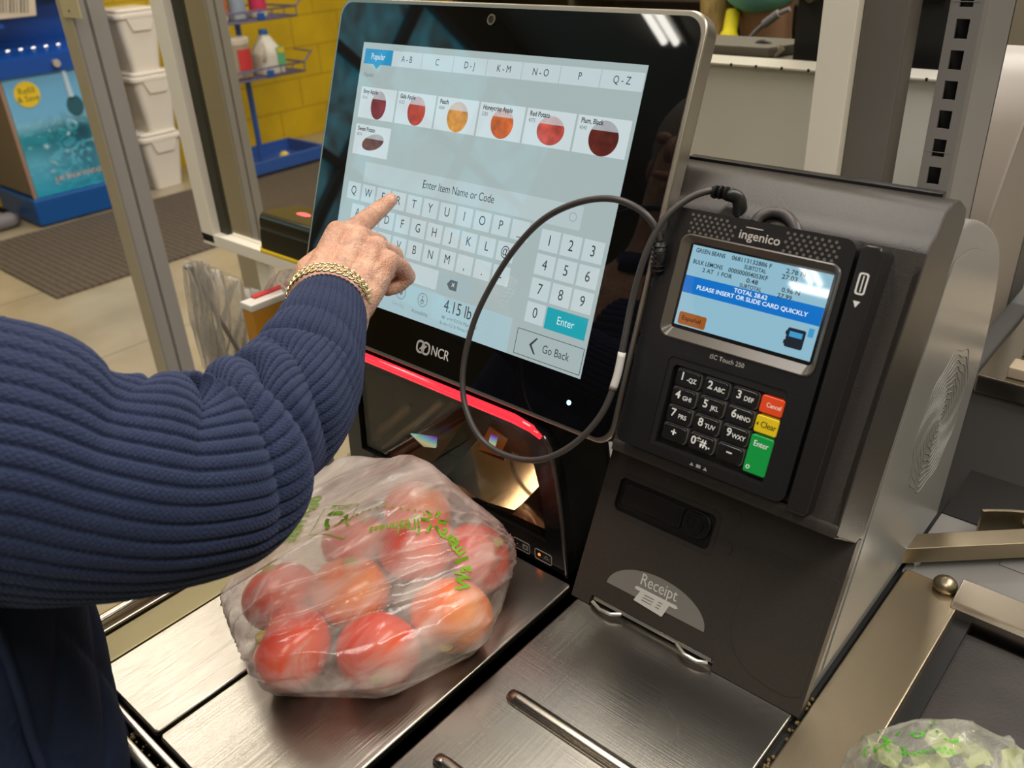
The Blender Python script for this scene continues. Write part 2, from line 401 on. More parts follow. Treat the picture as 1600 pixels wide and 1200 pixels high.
# lower door
DV = Vector((0, .447, .894)); DN = Vector((0, -.894, .447)); DO = Vector((0, .469, -.5495))
DM = Matrix(((1, 0, 0, 0), (0, DV.y, DN.y, DO.y), (0, DV.z, DN.z, DO.z), (0, 0, 0, 1)))
def dm(x, s, w=0): return DM @ Vector((x, s, w))
g = G()
out = [(XL, 0), (-.3515, 0), (-.3515, .008), (-.349, .0098), (-.231, .0098), (-.2285, .008), (-.2285, 0), (XR, 0), (XR, .145), (XL+.035, .145), (XL+.035, .160), (XL, .160)]
hole = rrect(-.3575, .0875, -.2575, .1235, .006, 5)
g.ring(out, [hole], -.012, 0, DM)
big = [(-.222, .112), (-.2235, .110), (-.224, .045), (-.221, .033), (-.212, .021), (-.198, .013), (-.182, .0105), (-.166, .0105), (-.157, .015), (-.156, .02), (-.156, .110), (-.158, .112)]
g.poly([dm(x, s, -.0002) for x, s in big[::-1]], DN*.0007, bev=.0004)
obj('lower_door', g, m_charlo, ki)
g = G(); g.ring(rrect(-.3585, .0865, -.2565, .1245, .007, 5), [rrect(-.3545, .0905, -.2605, .1205, .005, 5)], -.002, .0005, DM)
obj('handle_frame', g, m_char, ki)
g = G(); g.box2((-.3570, .088, -.0075), (-.258, .123, -.0045), M_=DM)
g.poly([dm(x, s, -.0046) for x, s in rrect(-.349, .097, -.2905, .1165, .002, 3)], DN*.0030, bev=.0008); obj('handle_slot', g, m_blackm, ki)
g = G(); g.poly([dm(x, s, -.0046) for x, s in rrect(-.2895, .095, -.264, .1185, .011, 8)], DN*.0035, bev=.001)
g.cyl(dm(-.279, .1075, -.006), dm(-.279, .1075, .001), .0095, .009, 28); g.ring(circ(0, 0, .0068), [circ(0, 0, .0052)], 0, .0012, DM @ Matrix.Translation((-.279, .1075, .0008)))
g.box2((-.2798, .1045, .0005), (-.2782, .1105, .0016), M_=DM); obj('lock', g, m_blackm, ki, label='round key lock')
g = G()
for s in (.125, .099): g.cyl(dm(-.247, s, -.002), dm(-.247, s, .0006), .0062, .006, 24)
obj('door_plug', g, m_charlo, ki)
# receipt label
semi = []
for k in range(25):
    a = math.pi*k/24; semi.append((-.2915+.0485*math.cos(a), .0265+.0255*math.sin(a)))
g = G(); g.poly([dm(x, s, .0001) for x, s in semi[::-1]], DN*.0004); lab = obj('receipt_label', g, M('receipt_label_grey', (.21, .195, .175), .45), ki, label='grey half-round Receipt label')
g = G(); put_text(g, 'Receipt', .0145, -.2915, .0435, .0007, wide=.82, M_=DM)
put_text(g, 'Receipt', .0145, -.29135, .0435, .00072, wide=.82, M_=DM)
g.poly([dm(x, s, .0006) for x, s in ((-.313, .0345), (-.311, .0362), (-.272, .0362), (-.270, .0345), (-.272, .0332), (-.311, .0332))][::-1], DN*.0002)
g.poly([dm(x, s, .0008) for x, s in ((-.306, .0352), (-.277, .0352), (-.2815, .0215), (-.3105, .0235))][::-1], DN*.0002)
obj('label_print', g, M('label_print_white', (.62, .60, .56), .5), lab)
g = G()
for k in range(3):
    s = .0325-.0026*k
    g.poly([dm(x, q, .0011) for x, q in ((-.302-.0007*k, s), (-.292-.0007*k, s), (-.292-.0007*k, s-.0008), (-.302-.0007*k, s-.0008))], DN*.0001)
    g.poly([dm(x, q, .0011) for x, q in ((-.288-.0007*k, s), (-.284-.0007*k, s), (-.284-.0007*k, s-.0008), (-.288-.0007*k, s-.0008))], DN*.0001)
obj('icon_line', g, lab.data.materials[0], lab)
m_clear = M('clear_slot_lip', (.5, .47, .42), .15, metal=.6)
g = G(); g.tube([dm(-.348, .004, .001), dm(-.337, .002, .004), dm(-.326, .003, .004), dm(-.318, .006, .0)], .0016, 8)
g.tube([dm(-.262, .006, 0), dm(-.252, .003, .004), dm(-.240, .003, .004), dm(-.232, .005, .001)], .0016, 8)
g.box2((-.349, .005, -.006), (-.231, .0085, -.002), .0005, M_=DM); obj('receipt_slot', g, m_clear, ki, label='shiny receipt slot guides')

# ---------------------------------------------------------------- card terminal
PK = 1.12/1.2/1000
PE, PN = Vector((0, .3754, .9269)), Vector((0, -.9269, .3754)); PC = Vector((-.2717, .5632, -.2678))*(1.12/1.2)
PM = Matrix(((1, 0, 0, PC.x), (0, PE.y, PN.y, PC.y), (0, PE.z, PN.z, PC.z), (0, 0, 0, 1))) @ Matrix.Scale(PK, 4)   # millimetres on the terminal face
ct = thing('card_terminal', 'black card terminal with lit screen and lettered keypad on the kiosk', 'card terminal', tuple(PC-PN*.05-Vector((0, 0, .12))))
g = G()
well = [(-52, -60), (-49, -57), (47, -57), (50, -60), (50, -131), (-52, -131)]
outl = rrect(-83, -139, 68, 58.5, 8, 6)
g.ring(outl, [rrect(-67, -43.5, 63.5, 40, 8, 6), well], -26, 0, PM)
g.poly([PM @ Vector((x, y, -50)) for x, y in rrect(-79, -135, 78, 52, 8, 5)], PN*.0228, bev=.002)
g.box2((-80, -135, -27), (65, 54, -12), M_=PM)
obj('body', g, M('terminal_black', (.013, .012, .013), .3, bump=.06, bscale=900), ct, recalc=True)
# bevelled grey surround of the screen
g = G(); pa = rrect(-66.8, -43.3, 63.3, 39.8, 8, 6); pb = rrect(-59.3, -35, 59, 33.6, 3, 6); Va = [g.bm.verts.new(PM @ Vector((x, y, .6))) for x, y in pa]; Vm = [g.bm.verts.new(PM @ Vector((x*.985-.06, y*.975-.06, 1.2))) for x, y in pa]; Vb = [g.bm.verts.new(PM @ Vector((x, y, -3.2))) for x, y in pb]
for A, B in ((Va, Vm), (Vm, Vb)):
    for i in range(len(A)): g.bm.faces.new((A[i], A[(i+1) % len(A)], B[(i+1) % len(B)], B[i]))
bmesh.ops.recalc_face_normals(g.bm, faces=list(g.bm.faces)); obj('screen_surround', g, M('screen_surround_grey', (.10, .085, .07), .22), ct, smooth=20)
m_tscr = E('terminal_screen_blue', srgb(140, 184, 203))
g = G(); g.box2((-61, -36, -5), (61, 35, -3.4), M_=PM); tb = obj('screen_backing', g, m_blackg, ct)
g = G(); g.box2((-57, -32, -3.4), (57, 32, -3.1), M_=PM); dsp = obj('screen', g, m_tscr, ct, label='lit pale blue screen')
g = G(); g.box2((-57, -5.8, -3.1), (57, 7.9, -2.95), M_=PM); obj('blue_banner', g, E('banner_blue', srgb(0, 110, 195)), dsp)
def ptext(lines, name, mat, parent, z):
    g = G()
    for t, x0, x1, y, cap in lines: fit_text(g, t, x0, x1, y, z, cap, PM, .014)
    obj(name, g, mat, parent, smooth=None)
L_ = 'LEFT'
m_ink = E('screen_ink', (.004, .006, .008), 1.)
m_lit = E('screen_white_text', (.8, .9, .95), 1.)
ptext([('GREEN BEANS', -53.5, -28, 28.2, 3.3), ('068113132886 F', -22.5, 10.5, 28.4, 3.3), ('2.78 N', 22, 37, 27.6, 3.3), ('SUBTOTAL', -10.7, 7.2, 23.7, 3.1), ('27.03', 20, 32, 23.0, 3.3),
       ('BULK LEMONS', -53.6, -27.8, 19.2, 3.3), ('000000004053KF', -22.8, 9.8, 18.9, 3.3), ('2 AT  1 FOR', -44, -18.4, 14.2, 3.2), ('0.48', -6.3, 3.2, 14.2, 3.2), ('0.96 N', 22.5, 36.6, 13.6, 3.2), ('SUBTOTAL', -10.6, 7.3, 9.6, 3.0), ('27.99', 20.4, 31.6, 9.0, 3.2)], 'receipt_text', m_ink, dsp, -2.9)
ptext([('TOTAL 28.62', -14, 13.5, 4.9, 3.2), ('PLEASE INSERT OR SLIDE CARD QUICKLY', -44.9, 46.5, .2, 3.2)], 'prompt_text', m_lit, dsp, -2.8)
g = G(); g.poly([PM @ Vector((x, y, -3.1)) for x, y in rrect(-54.3, -31, -30, -21, 1.5, 3)], PN*.0002); obj('language_button', g, E('button_brown', srgb(150, 84, 28)), dsp, label='brown Español button')
ptext([('Español', -51, -34.5, -25.8, 3.4)], 'button_text', m_ink, dsp, -2.75)
g = G(); g.poly([PM @ Vector((x, y, -3.1)) for x, y in rrect(35, -26, 49, -11.5, 1.5, 3)], PN*.0002); g.box2((34, -24, -3.1), (36, -21, -2.95), M_=PM); g.box2((34, -17, -3.1), (36, -14, -2.95), M_=PM); obj('terminal_icon', g, E('icon_dark', srgb(24, 32, 42)), dsp)
g = G(); g.box2((37, -18, -2.9), (47, -14, -2.8), M_=PM); g.box2((50.5, -15, -3.1), (54.5, -8.5, -2.9), M_=PM); obj('terminal_icon', g, E('icon_blue', srgb(60, 150, 200)), dsp)
# speaker dimples and printed names
for x0, x1 in ((-62, -25), (17, 56)):
    g = G()
    for r in range(5):
        for k in range(8):
            x = x0+(x1-x0)*(k+.5*(r % 2))/7.5; y = 54.5-r*3.3
            if x > x1: continue
            if x1 < 0 and x > -28 and r == 0: continue
            g.ring(circ(x, y, 1.15, 12), [circ(x, y, .7, 12)], 0, .25, PM)
            g.poly([PM @ Vector((px, py, .03)) for px, py in circ(x, y, .75, 10)], PN*.00003)
    obj('speaker_grille', g, bpy.data.materials.get('dimple_grey') or M('dimple_grey', (.16, .145, .13), .35), ct)
g = G(); fit_text(g, 'ingenico', -20, 13, 47, .15, 6.6, PM, .012); g.box2((-16, 52.6, .1), (-2, 53.3, .3), M_=PM)
obj('maker_name', g, M('maker_print', (.55, .5, .47), .4), ct, smooth=None)
g = G(); fit_text(g, 'iSC Touch 250', -18, 11, -48.6, .15, 3.6, PM, .008); obj('model_name', g, M('model_print', (.42, .39, .36), .4), ct, smooth=None)
# keypad
g = G(); g.box2((-51, -130.5, -12), (49, -58, -9), M_=PM); obj('keypad_base', g, m_blackm, ct)
g = G(); g.ring([(-54, -61), (-50.5, -56), (48, -56), (52, -61), (52, -131.5), (-54, -131.5)], [[(-47, -66), (-45, -63), (43+4, -63), (48.5, -66), (48.5, -129), (-47, -129)]], -8.5, -1.0, PM); obj('keypad_surround', g, M('keypad_rim', (.02, .018, .017), .2), ct, recalc=True)
m_key = M('black_key', (.012, .011, .011), .22, coat=.3)
m_edge = M('clear_key_skirt', (.13, .125, .12), .1)
names = [['1 -QZ', '2 ABC', '3 DEF'], ['4 GHI', '5 JKL', '6 MNO'], ['7 PRS', '8 TUV', '9 WXY'], ['+', '0*#,.', '−']]
for r in range(4):
    for c in range(3):
        x, y = -32.6+24.8*c, -71.7-15.2*r
        g = G(); g.poly([PM @ Vector((px, py, -9)) for px, py in rrect(x-10.2, y-6.2, x+10.2, y+6.2, 2.4, 4)], PN*.0072, bev=.0009, seg=3)
        k = obj('keypad_key', g, m_key, ct)
        g = G(); g.ring(rrect(x-11.2, y-7.1, x+11.2, y+7.1, 3, 4), [rrect(x-10.3, y-6.3, x+10.3, y+6.3, 2.4, 4)], -9, -4.2, PM); obj('key_skirt', g, m_edge, k)
        g = G(); t = names[r][c]
        if r < 3:
            put_text(g, t[0], 9, x-4.4, y+1.0, -1.22, M_=PM, bold=.02); put_text(g, t[2:], 5.0, x+4.0, y-.5, -1.22, wide=.95, M_=PM, bold=.02)
        else:
            put_text(g, t, 9, x, y+.6, -1.22, M_=PM, bold=.025)
        obj('key_print', g, m_white, k, smooth=None)
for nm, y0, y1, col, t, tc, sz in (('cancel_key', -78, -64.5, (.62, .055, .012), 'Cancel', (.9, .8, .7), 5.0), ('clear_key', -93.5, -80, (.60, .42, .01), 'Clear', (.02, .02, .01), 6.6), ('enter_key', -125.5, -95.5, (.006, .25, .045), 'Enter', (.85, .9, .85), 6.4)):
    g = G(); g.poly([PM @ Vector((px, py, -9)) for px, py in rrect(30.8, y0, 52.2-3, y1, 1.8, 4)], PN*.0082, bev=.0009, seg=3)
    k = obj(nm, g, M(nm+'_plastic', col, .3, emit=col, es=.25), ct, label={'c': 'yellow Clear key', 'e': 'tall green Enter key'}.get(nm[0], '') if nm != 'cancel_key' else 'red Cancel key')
    g = G(); yy = (y0+y1)/2 if nm != 'enter_key' else -102; put_text(g, t, sz, 41.6 if nm != 'enter_key' else 40, yy, .03-.1, wide=.85, M_=PM); put_text(g, t, sz, 41.75 if nm != 'enter_key' else 40.15, yy, .05-.1, wide=.85, M_=PM)
    if nm == 'clear_key': g.poly([PM @ Vector((a_, b_, -.1)) for a_, b_ in ((32, yy), (33.6, yy+1.6), (33.6, yy-1.6))], PN*.0001)
    if nm == 'enter_key': g.ring(circ(34.5, -121, 1.6, 14), [circ(34.5, -121, 1.0, 14)], -.2, .2, PM)
    obj('key_print', g, M(nm+'_ink', tc, .5), k, smooth=None)
g = G()
for x in (-10, 2): g.poly([PM @ Vector((a_, b_, -8.4+7.6)) for a_, b_ in ((x-1.8, -136.4), (x+1.8, -136.4), (x, -133.8))], PN*.0009)
g.box2((-6, -136.4, -.8), (-2, -133.8, .15), M_=PM); obj('card_symbol', g, m_greyprint, ct)
# card reader along the right side
g = G(); rd = [(70, 55.5), (80, 57.5), (86.5, 53), (88, 46), (80.5, -138), (78, -141), (64, -141), (63, -138)]
rd = [(71.5, 54), (74, 57), (84, 57), (87.5, 53), (87.5, -138), (85, -141), (71.5, -141)]
g.poly([PM @ Vector((x, y, -26)) for x, y in rd], PN*.0262, bev=.0015, seg=3)
g.box2((64, -138, -28), (71, 54, -9), M_=PM); g.box2((70, -128, -50), (92, 44, -25), 1.5, M_=PM)
obj('card_reader', g, M('reader_black', (.016, .0145, .0145), .26, bump=.06, bscale=900), ct, label='upright magnetic stripe slot')
g = G(); g.ring(rrect(75.5, 22.5, 82.5, 38, 2, 4), [rrect(76.7, 23.7, 81.3, 36.8, 1.2, 4)], 2.0, 2.4, PM); g.box2((78.7, 24.5, 2), (79.5, 36, 2.4), M_=PM)
g.poly([PM @ Vector((a_, b_, 2)) for a_, b_ in ((76.5, 18), (81.5, 18), (79, 13.5))], PN*.0004); obj('swipe_symbol', g, m_white, ct)
# stylus clips on the left side
for y in (-5, -62):
    g = G(); g.ring(rrect(-5, y-14, 6, y+14, 5, 5), [rrect(-3.6, y-12.6, 4.6, y+12.6, 4, 5)], -1.5, 1.5, PM @ Matrix.Translation((-84, 0, -9)) @ Matrix.Rotation(math.radians(86), 4, 'Y'))
    g.box((-86, y, -8), (4, 9, 5), .8, M_=PM)
    obj('stylus_clip', g, m_blackm, ct)
g = G(); g.poly([PM @ Vector((x, y, -60)) for x, y in rrect(-60, -110, 60, 30, 4, 3)], PN*.012); obj('mount_plate', g, m_blackm, ct)

# ---------------------------------------------------------------- touchscreen monitor
MK = 1.1/1.06/1000
ME, MN = Vector((0, .3558, .9345)), Vector((0, -.9345, .3558)); MC = Vector((-.5311, .5274, -.2197))*(1.1/1.06)
MM = Matrix(((1, 0, 0, MC.x), (0, ME.y, MN.y, MC.y), (0, ME.z, MN.z, MC.z), (0, 0, 0, 1))) @ Matrix.Scale(MK, 4)
mo = thing('touchscreen_monitor', 'large touchscreen monitor with silver rim showing the produce lookup keyboard', 'monitor', (MC.x, MC.y+.06, MC.z-.17))
g = G(); g.poly([MM @ Vector((x, y, -16)) for x, y in rrect(-205, -166, 202.5, 161, 17, 8)], MN*.0166, bev=.002, seg=3); obj('housing', g, m_silver, mo, label='thin champagne silver rim')
g = G(); g.poly([MM @ Vector((x, y, -38)) for x, y in rrect(-192, -150, 192, 150, 22, 8)], MN*.024, bev=.006, seg=3); g.poly([MM @ Vector((x, y, -75)) for x, y in rrect(-75, -120, 75, 60, 22, 8)], MN*.04, bev=.006); obj('rear_cover', g, m_blackm, mo)
g = G(); g.poly([MM @ Vector((x, y, -1)) for x, y in rrect(-200.5, -161.5, 198, 156.5, 14, 8)], MN*.0019); obj('front_glass', g, M('black_glass', (.003, .003, .0035), .02, spec=.6), mo, smooth=None, label='glossy black glass border')
S0, S1, S2, S3 = 1.0, 1.12, 1.2, 1.28
m_disp = E('screen_background', srgb(163, 179, 179))
g = G(); g.box2((-161.2, -120.9, .9), (161.2, 120.9, S0), M_=MM); ds = obj('display', g, m_disp, mo, label='lit pale grey-blue display')
def rects(name, lst, mat, z0, z1):
    g = G()
    for x0, y0, x1, y1 in lst: g.box2((x0, y0, z0), (x1, y1, z1), M_=MM)
    return obj(name, g, mat, ds, smooth=None)
def mtext(name, lines, mat, z=S2, bold=False):
    g = G()
    for t, s, x, y, al, wd in lines: put_text(g, t, s, x, y, z, al, wd, M_=MM, bold=.022 if bold else 0)
    return obj(name, g, mat, ds, smooth=None)
m_tile = E('screen_tile', srgb(189, 205, 208)); m_card = E('screen_card', srgb(200, 213, 216)); m_uiink = E('screen_letters', srgb(52, 58, 62)); m_uimid = E('screen_small_print', srgb(105, 118, 124))
rects('footer_band', [(-161, -120.8, 82, -90.5)], E('screen_footer', srgb(163, 191, 198)), S0, S0+.06)
rects('category_tab', [(-157+39.75*i, 101.5, -157+39.75*i+38.9, 115.2) for i in range(1, 8)], m_tile, S0, S1)
rects('selected_tab', [(-157, 101.5, -118, 115.2)], E('screen_blue_tab', srgb(36, 140, 188)), S0, S1)
g = G(); g.poly([MM @ Vector((x, y, S0)) for x, y in ((-143, 101.6), (-138, 97.5), (-133, 101.6))], MN*.0001); obj('selected_tab', g, bpy.data.materials['screen_blue_tab'], ds, smooth=None)
for i, t in enumerate(['A - B', 'C', 'D - J', 'K - M', 'N - O', 'P', 'Q - Z']): mtext('tab_text', [(t, 8.2, -157+39.75*(i+1)+19.5, 108.4, 'CENTER', .85)], m_uiink)
mtext('selected_tab_text', [('Popular', 8, -137.5, 108.4, 'CENTER', .8)], E('screen_white_letters', srgb(220, 235, 240)))
mtext('heading_text', [('Popular', 5.4, -154, 91.5, L_, .85)], m_uimid)
cards = [(-154.5+52.4*i, 51.5, -154.5+52.4*i+50.3, 80.3) for i in range(6)]+[(-154.5, 17, -104.2, 45.5)]
rects('produce_card', cards, m_card, S0, S0+.08)
fr = [('Envy Apple', '3616', (122, 30, 36), 10.5, 13), ('Gala Apple', '4133', (178, 58, 34), 11.5, 13), ('Peach', '4044', (205, 135, 30), 12.5, 13), ('Honeycrisp Apple', '3283', (196, 92, 28), 12.5, 12.5), ('Red Potato', '4073', (190, 78, 66), 14, 11.5), ('Plum, Black', '4040', (92, 34, 26), 14, 13.5), ('Sweet Potato', '4074', (110, 62, 52), 15, 7.5)]
nm_l, cd_l = [], []
for (x0, y0, x1, y1), (n_, c_, col, rx, ry) in zip(cards, fr):
    cx, cy = x0+27.5, y0+13.2
    nm_l.append((n_, 5.6, x0+3.5, y1-4.2, L_, .82)); cd_l.append((c_, 4.6, x0+3, y1-9.6, L_, .8))
    for nm_, up in (('produce_picture', False), ('produce_picture', True)):
        pts = []
        for k in range(40):
            a = 2*math.pi*k/40; px, py = rx*math.cos(a), ry*math.sin(a)
            if 'Sweet' in n_: py += .21*px
            pts.append((cx+px, cy+py))
        cut = cy+ry*.42
        pts = [(px, max(py, cut)) for px, py in pts] if up else [(px, min(py, cut)) for px, py in pts]
        pp = [pts[0]]
        for q in pts[1:]:
            if (q[0]-pp[-1][0])**2+(q[1]-pp[-1][1])**2 > 1e-4: pp.append(q)
        pp2 = []
        for i, q in enumerate(pp):                       # drop points strictly inside the flat cut
            a, b = pp[i-1], pp[(i+1) % len(pp)]
            if abs(q[1]-cut) < 1e-6 and abs(a[1]-cut) < 1e-6 and abs(b[1]-cut) < 1e-6: continue
            pp2.append(q)
        c3 = srgb(*col)
        if up: t3 = srgb(200, 213, 216); c3 = tuple(.38*a+.62*b for a, b in zip(c3, t3))
        mt, N, L, P = new_mat('picture_'+c_+('_top' if up else '')); P.inputs['Base Color'].default_value = (.01, .01, .01, 1); P.inputs['Roughness'].default_value = .08
        nz = N.new('ShaderNodeTexNoise'); nz.inputs['Scale'].default_value = 90; tcn = N.new('ShaderNodeTexCoord'); L.new(tcn.outputs['Object'], nz.inputs['Vector'])
        rp = N.new('ShaderNodeValToRGB'); rp.color_ramp.elements[0].position = .32; rp.color_ramp.elements[1].position = .7
        k_ = .62 if not up else .92
        rp.color_ramp.elements[0].color = (*[v*k_ for v in c3], 1); rp.color_ramp.elements[1].color = (*[min(1, v*(2-k_)) for v in c3], 1)
        L.new(nz.outputs['Fac'], rp.inputs[0]); L.new(rp.outputs[0], P.inputs['Emission Color']); P.inputs['Emission Strength'].default_value = 1
        g = G(); g.poly([MM @ Vector((px, py, S1)) for px, py in pp2], MN*.00004); obj(nm_, g, mt, ds, smooth=None)
mtext('produce_name', nm_l, m_uiink, S3, True); mtext('produce_code', cd_l, m_uimid, S3)
rects('search_field', [(-132.4, -7.5, 130.5, 11.6)], E('screen_field', srgb(178, 194, 196)), S0, S0+.08)
mtext('search_text', [('Enter Item Name or Code', 10.2, -6.5, 2, 'CENTER', .80)], m_uiink)
rects('search_cursor', [(-50.2, -2.5, -49.7, 6.5)], m_uiink, S1, S2)
g = G(); g.ring(circ(122, 2, 3.8), [circ(122, 2, 3.0)], S1, S2, MM); obj('clear_icon', g, E('screen_faint', srgb(150, 168, 172)), ds, smooth=None)
keys = []
rows = [('QWERTYUIOP_', -143.6, -18.0), ('ASDFGHJKL@', -133.4, -38.2), ('ZXCVBNM,.-', -133.4, -58.5)]
lets = []
for s_, x0, y in rows:
    for i, ch in enumerate(s_):
        keys.append((x0+21.5*i-9.4, y-8.2, x0+21.5*i+9.4, y+8.2)); lets.append((ch, 11.5, x0+21.5*i, y+.2 if ch not in ',._-' else y-1, 'CENTER', .85))
for i, ch in enumerate('1234567890'):
    r, c = (i//3, i % 3) if i < 9 else (3, 0); x, y = 104+21.8*c, -20.8-20.1*r
    keys.append((x-9.8, y-8.6, x+9.8, y+8.6)); lets.append((ch, 12.5, x, y, 'CENTER', .85))
keys.append((-103, -87.5, -12, -70))
rects('keyboard_key', keys, m_tile, S0, S1)
rects('backspace_key', [(-10.5, -87.5, 31, -70)], E('screen_tile_dim', srgb(160, 180, 184)), S0, S1)
mtext('key_letters', lets+[('Space', 7.5, -58, -78.7, 'CENTER', .85)], m_uiink)
g = G(); g.poly([MM @ Vector((x, y, S1)) for x, y in ((0.5, -79), (4.5, -74.5), (13, -74.5), (13, -83.5), (4.5, -83.5))], MN*.0001); obj('backspace_icon', g, E('screen_icon_grey', srgb(86, 100, 104)), ds, smooth=None)
mtext('backspace_cross', [('×', 9, 8.3, -79, 'CENTER', 1)], m_card, S3)
rects('enter_button', [(115.5, -90.5, 157, -72.5)], E('screen_teal', srgb(28, 158, 172)), S0, S1)
mtext('enter_text', [('Enter', 9.5, 136, -81.3, 'CENTER', .85)], E('screen_teal_text', srgb(205, 232, 236)))
g = G(); g.ring([(89.5, -118.5), (159.5, -118.5), (159.5, -96.5), (89.5, -96.5)], [[(90, -118), (159, -118), (159, -97), (90, -97)]], S0, S1, MM)
p0 = [(104.5, -107.3), (110.5, -100.5), (112.3, -100.5), (107, -107.3), (112.3, -114.2), (110.5, -114.2)]
g.poly([MM @ Vector((x, y, S0)) for x, y in p0], MN*.0002); obj('go_back_outline', g, m_uiink, ds, smooth=None)
mtext('go_back_text', [('Go Back', 9.8, 132.5, -107.6, 'CENTER', .82)], m_uiink)
mtext('weight_text', [('4.15 lb', 16, 19, -99, 'CENTER', .80)], m_uiink)
mtext('scale_print', [('e=d=0.01lb Max 3000', 4.6, 8, -109.2, L_, .9), ('lb min 0.2 lb Nmax 3000', 4.6, 0, -114.6, L_, .9)], m_uimid)
mtext('footer_text', [('Accessibility', 5.2, -27, -112.6, 'CENTER', .85)], m_uimid); mtext('footer_text', [('Own Bag', 5.2, -57, -111.6, 'CENTER', .85)], E('screen_faint_print', srgb(140, 160, 166)))
g = G()
for x, y in ((-26, -100.3), (-55.3, -99.9)): g.ring(circ(x, y, 6.4), [circ(x, y, 5.8)], S0, S1, MM)
g.ring(circ(-26.4, -102, 2.2), [circ(-26.4, -102, 1.5)], S0, S1, MM); g.box2((-27.2, -102, S0), (-26.2, -98.2, S1), M_=MM); g.poly([MM @ Vector((x, y, S0)) for x, y in circ(-26.6, -97.0, .9, 10)], MN*.0001); g.box2((-26.6, -101.2, S0), (-23.8, -100.4, S1), M_=MM)
g.poly([MM @ Vector((x, y, S0)) for x, y in circ(-55.3, -99.9, 2, 12, 2.4)], MN*.0001)
g.ring(circ(3.2, -109.2, 2, 16, 1.3), [circ(3.2, -109.2, 1, 16, .7)], S0, S1, MM)
obj('footer_icons', g, m_uimid, ds, smooth=None)
g = G(); g.ring(circ(-2.6, 147, 4.6), [circ(-2.6, 147, 3.0)], .9, 1.5, MM); obj('camera_ring', g, M('camera_ring_gold', (.20, .15, .09), .25, metal=.7), mo)
g = G(); g.cyl(MM @ Vector((-2.6, 147, .9)), MM @ Vector((-2.6, 147, 1.15)), .003); obj('camera_lens', g, M('lens_glass', (.03, .028, .025), .1), mo)
g = G(); g.cyl(MM @ Vector((155.4, -142.4, .9)), MM @ Vector((155.4, -142.4, 1.2)), .0021); obj('status_light', g, E('blue_led', (.15, .45, 1.), 9), mo, label='small glowing blue light')
m_logo = M('logo_silver', (.62, .60, .58), .35)
g = G(); put_text(g, 'NCR', 13, -7.2+14, -142.6, 1.0, wide=.85, M_=MM); put_text(g, 'NCR', 13, -7+14, -142.6, 1.02, wide=.85, M_=MM); put_text(g, 'NCR', 13, -6.8+14, -142.6, 1.03, wide=.85, M_=MM)
for cx in (-18.5, -11.5):
    g.ring(rrect(cx-5.5, -149, cx+5.5, -136.5, 5, 6), [rrect(cx-3.6, -147, cx+3.6, -138.5, 3.2, 6)], .9, 1.1, MM)
for k in range(3): g.box((-15+1.3*(k-1), -142.7-1.3*(k-1), 1.0), (6.5, 1.2, .3), M_=MM @ Matrix.Translation((-15, -142.7, 0)) @ Matrix.Rotation(.8, 4, 'Z') @ Matrix.Translation((15, 142.7, 0)))
obj('maker_logo', g, m_logo, mo, smooth=None)
g = G(); g.tube(catmull([MM @ Vector((0, -60, -60)), MM @ Vector((0, -120, -70)), Vector((MC.x, .585, -.40)), Vector((MC.x, .60, -.48)), Vector((MC.x, .60, -.556))], 6), .03, 18); g.box2((MC.x-.08, .56, -.5585), (MC.x+.08, .66, -.55), .002); obj('stand', g, m_blackm, mo)

# ---------------------------------------------------------------- scanner tower under the monitor
tw = thing('scanner_tower', 'glossy black upright scanner with glass window and red light strip under the monitor', 'scanner', (-.545, .52, Z0))
YT = .485
half = [(-.3885, -.5495), (-.392, -.49), (-.398, -.443), (-.404, -.412), (-.411, -.402), (-.424, -.3965), (-.445, -.394)]
XC = -.545
outl = half+[(2*XC-x, z) for x, z in half[::-1]]
TWM = Matrix(((1, 0, 0, 0), (0, 0, -1, YT), (0, 1, 0, 0), (0, 0, 0, 1)))      # (x, z, towards the shopper)
win = [(-.4125, -.5205), (-.4165, -.47), (-.427, -.425), (-.437, -.410), (-.447, -.407), (2*XC+.447, -.407), (2*XC+.420, -.425), (2*XC+.4125, -.5205)]
g = G(); g.ring(outl, [win], -.012, 0, TWM); obj('front_frame', g, m_blackg, tw)
g = G(); g.ring(outl, [[(x*.96+XC*.04, z*.97-.015) for x, z in outl][::1]], -.075, -.012, TWM); g.poly([(x, YT+.072, z) for x, z in outl], (0, .006, 0)); obj('rear_shell', g, m_blackm, tw, recalc=True)
def glassmat(name, tint, refl_rough=.02, ior=1.5, dirt=0.):
    m, N, L, P = new_mat(name); N.remove(P); out = N['Material Output']
    t = N.new('ShaderNodeBsdfTransparent'); t.inputs[0].default_value = (*tint, 1); gl = N.new('ShaderNodeBsdfGlossy'); gl.inputs['Roughness'].default_value = refl_rough
    fr = schlick(N, L, ((ior-1)/(ior+1))**2); mx = N.new('ShaderNodeMixShader')
    L.new(fr, mx.inputs[0]); L.new(t.outputs[0], mx.inputs[1]); L.new(gl.outputs[0], mx.inputs[2]); L.new(mx.outputs[0], out.inputs[0])
    return m
m_glass = glassmat('smoky_scan_glass', (.85, .78, .70))
g = G(); g.poly([(x, YT+.004, z) for x, z in win], (0, .003, 0)); obj('scan_window', g, m_glass, tw, label='smoked glass scan window')
m_mir = M('scan_mirror', (.62, .54, .40), .06, metal=1)
m_bar = M('brushed_inner_bar', (.55, .50, .42), .35, metal=.3)
m_cav = M('dark_brown_cavity', (.10, .06, .042), .3)
g = G(); g.box2((-.70, YT+.068, -.545), (-.40, YT+.072, -.40)); g.box2((-.70, YT+.01, -.5455), (-.40, YT+.07, -.535)); obj('cavity', g, m_cav, tw)
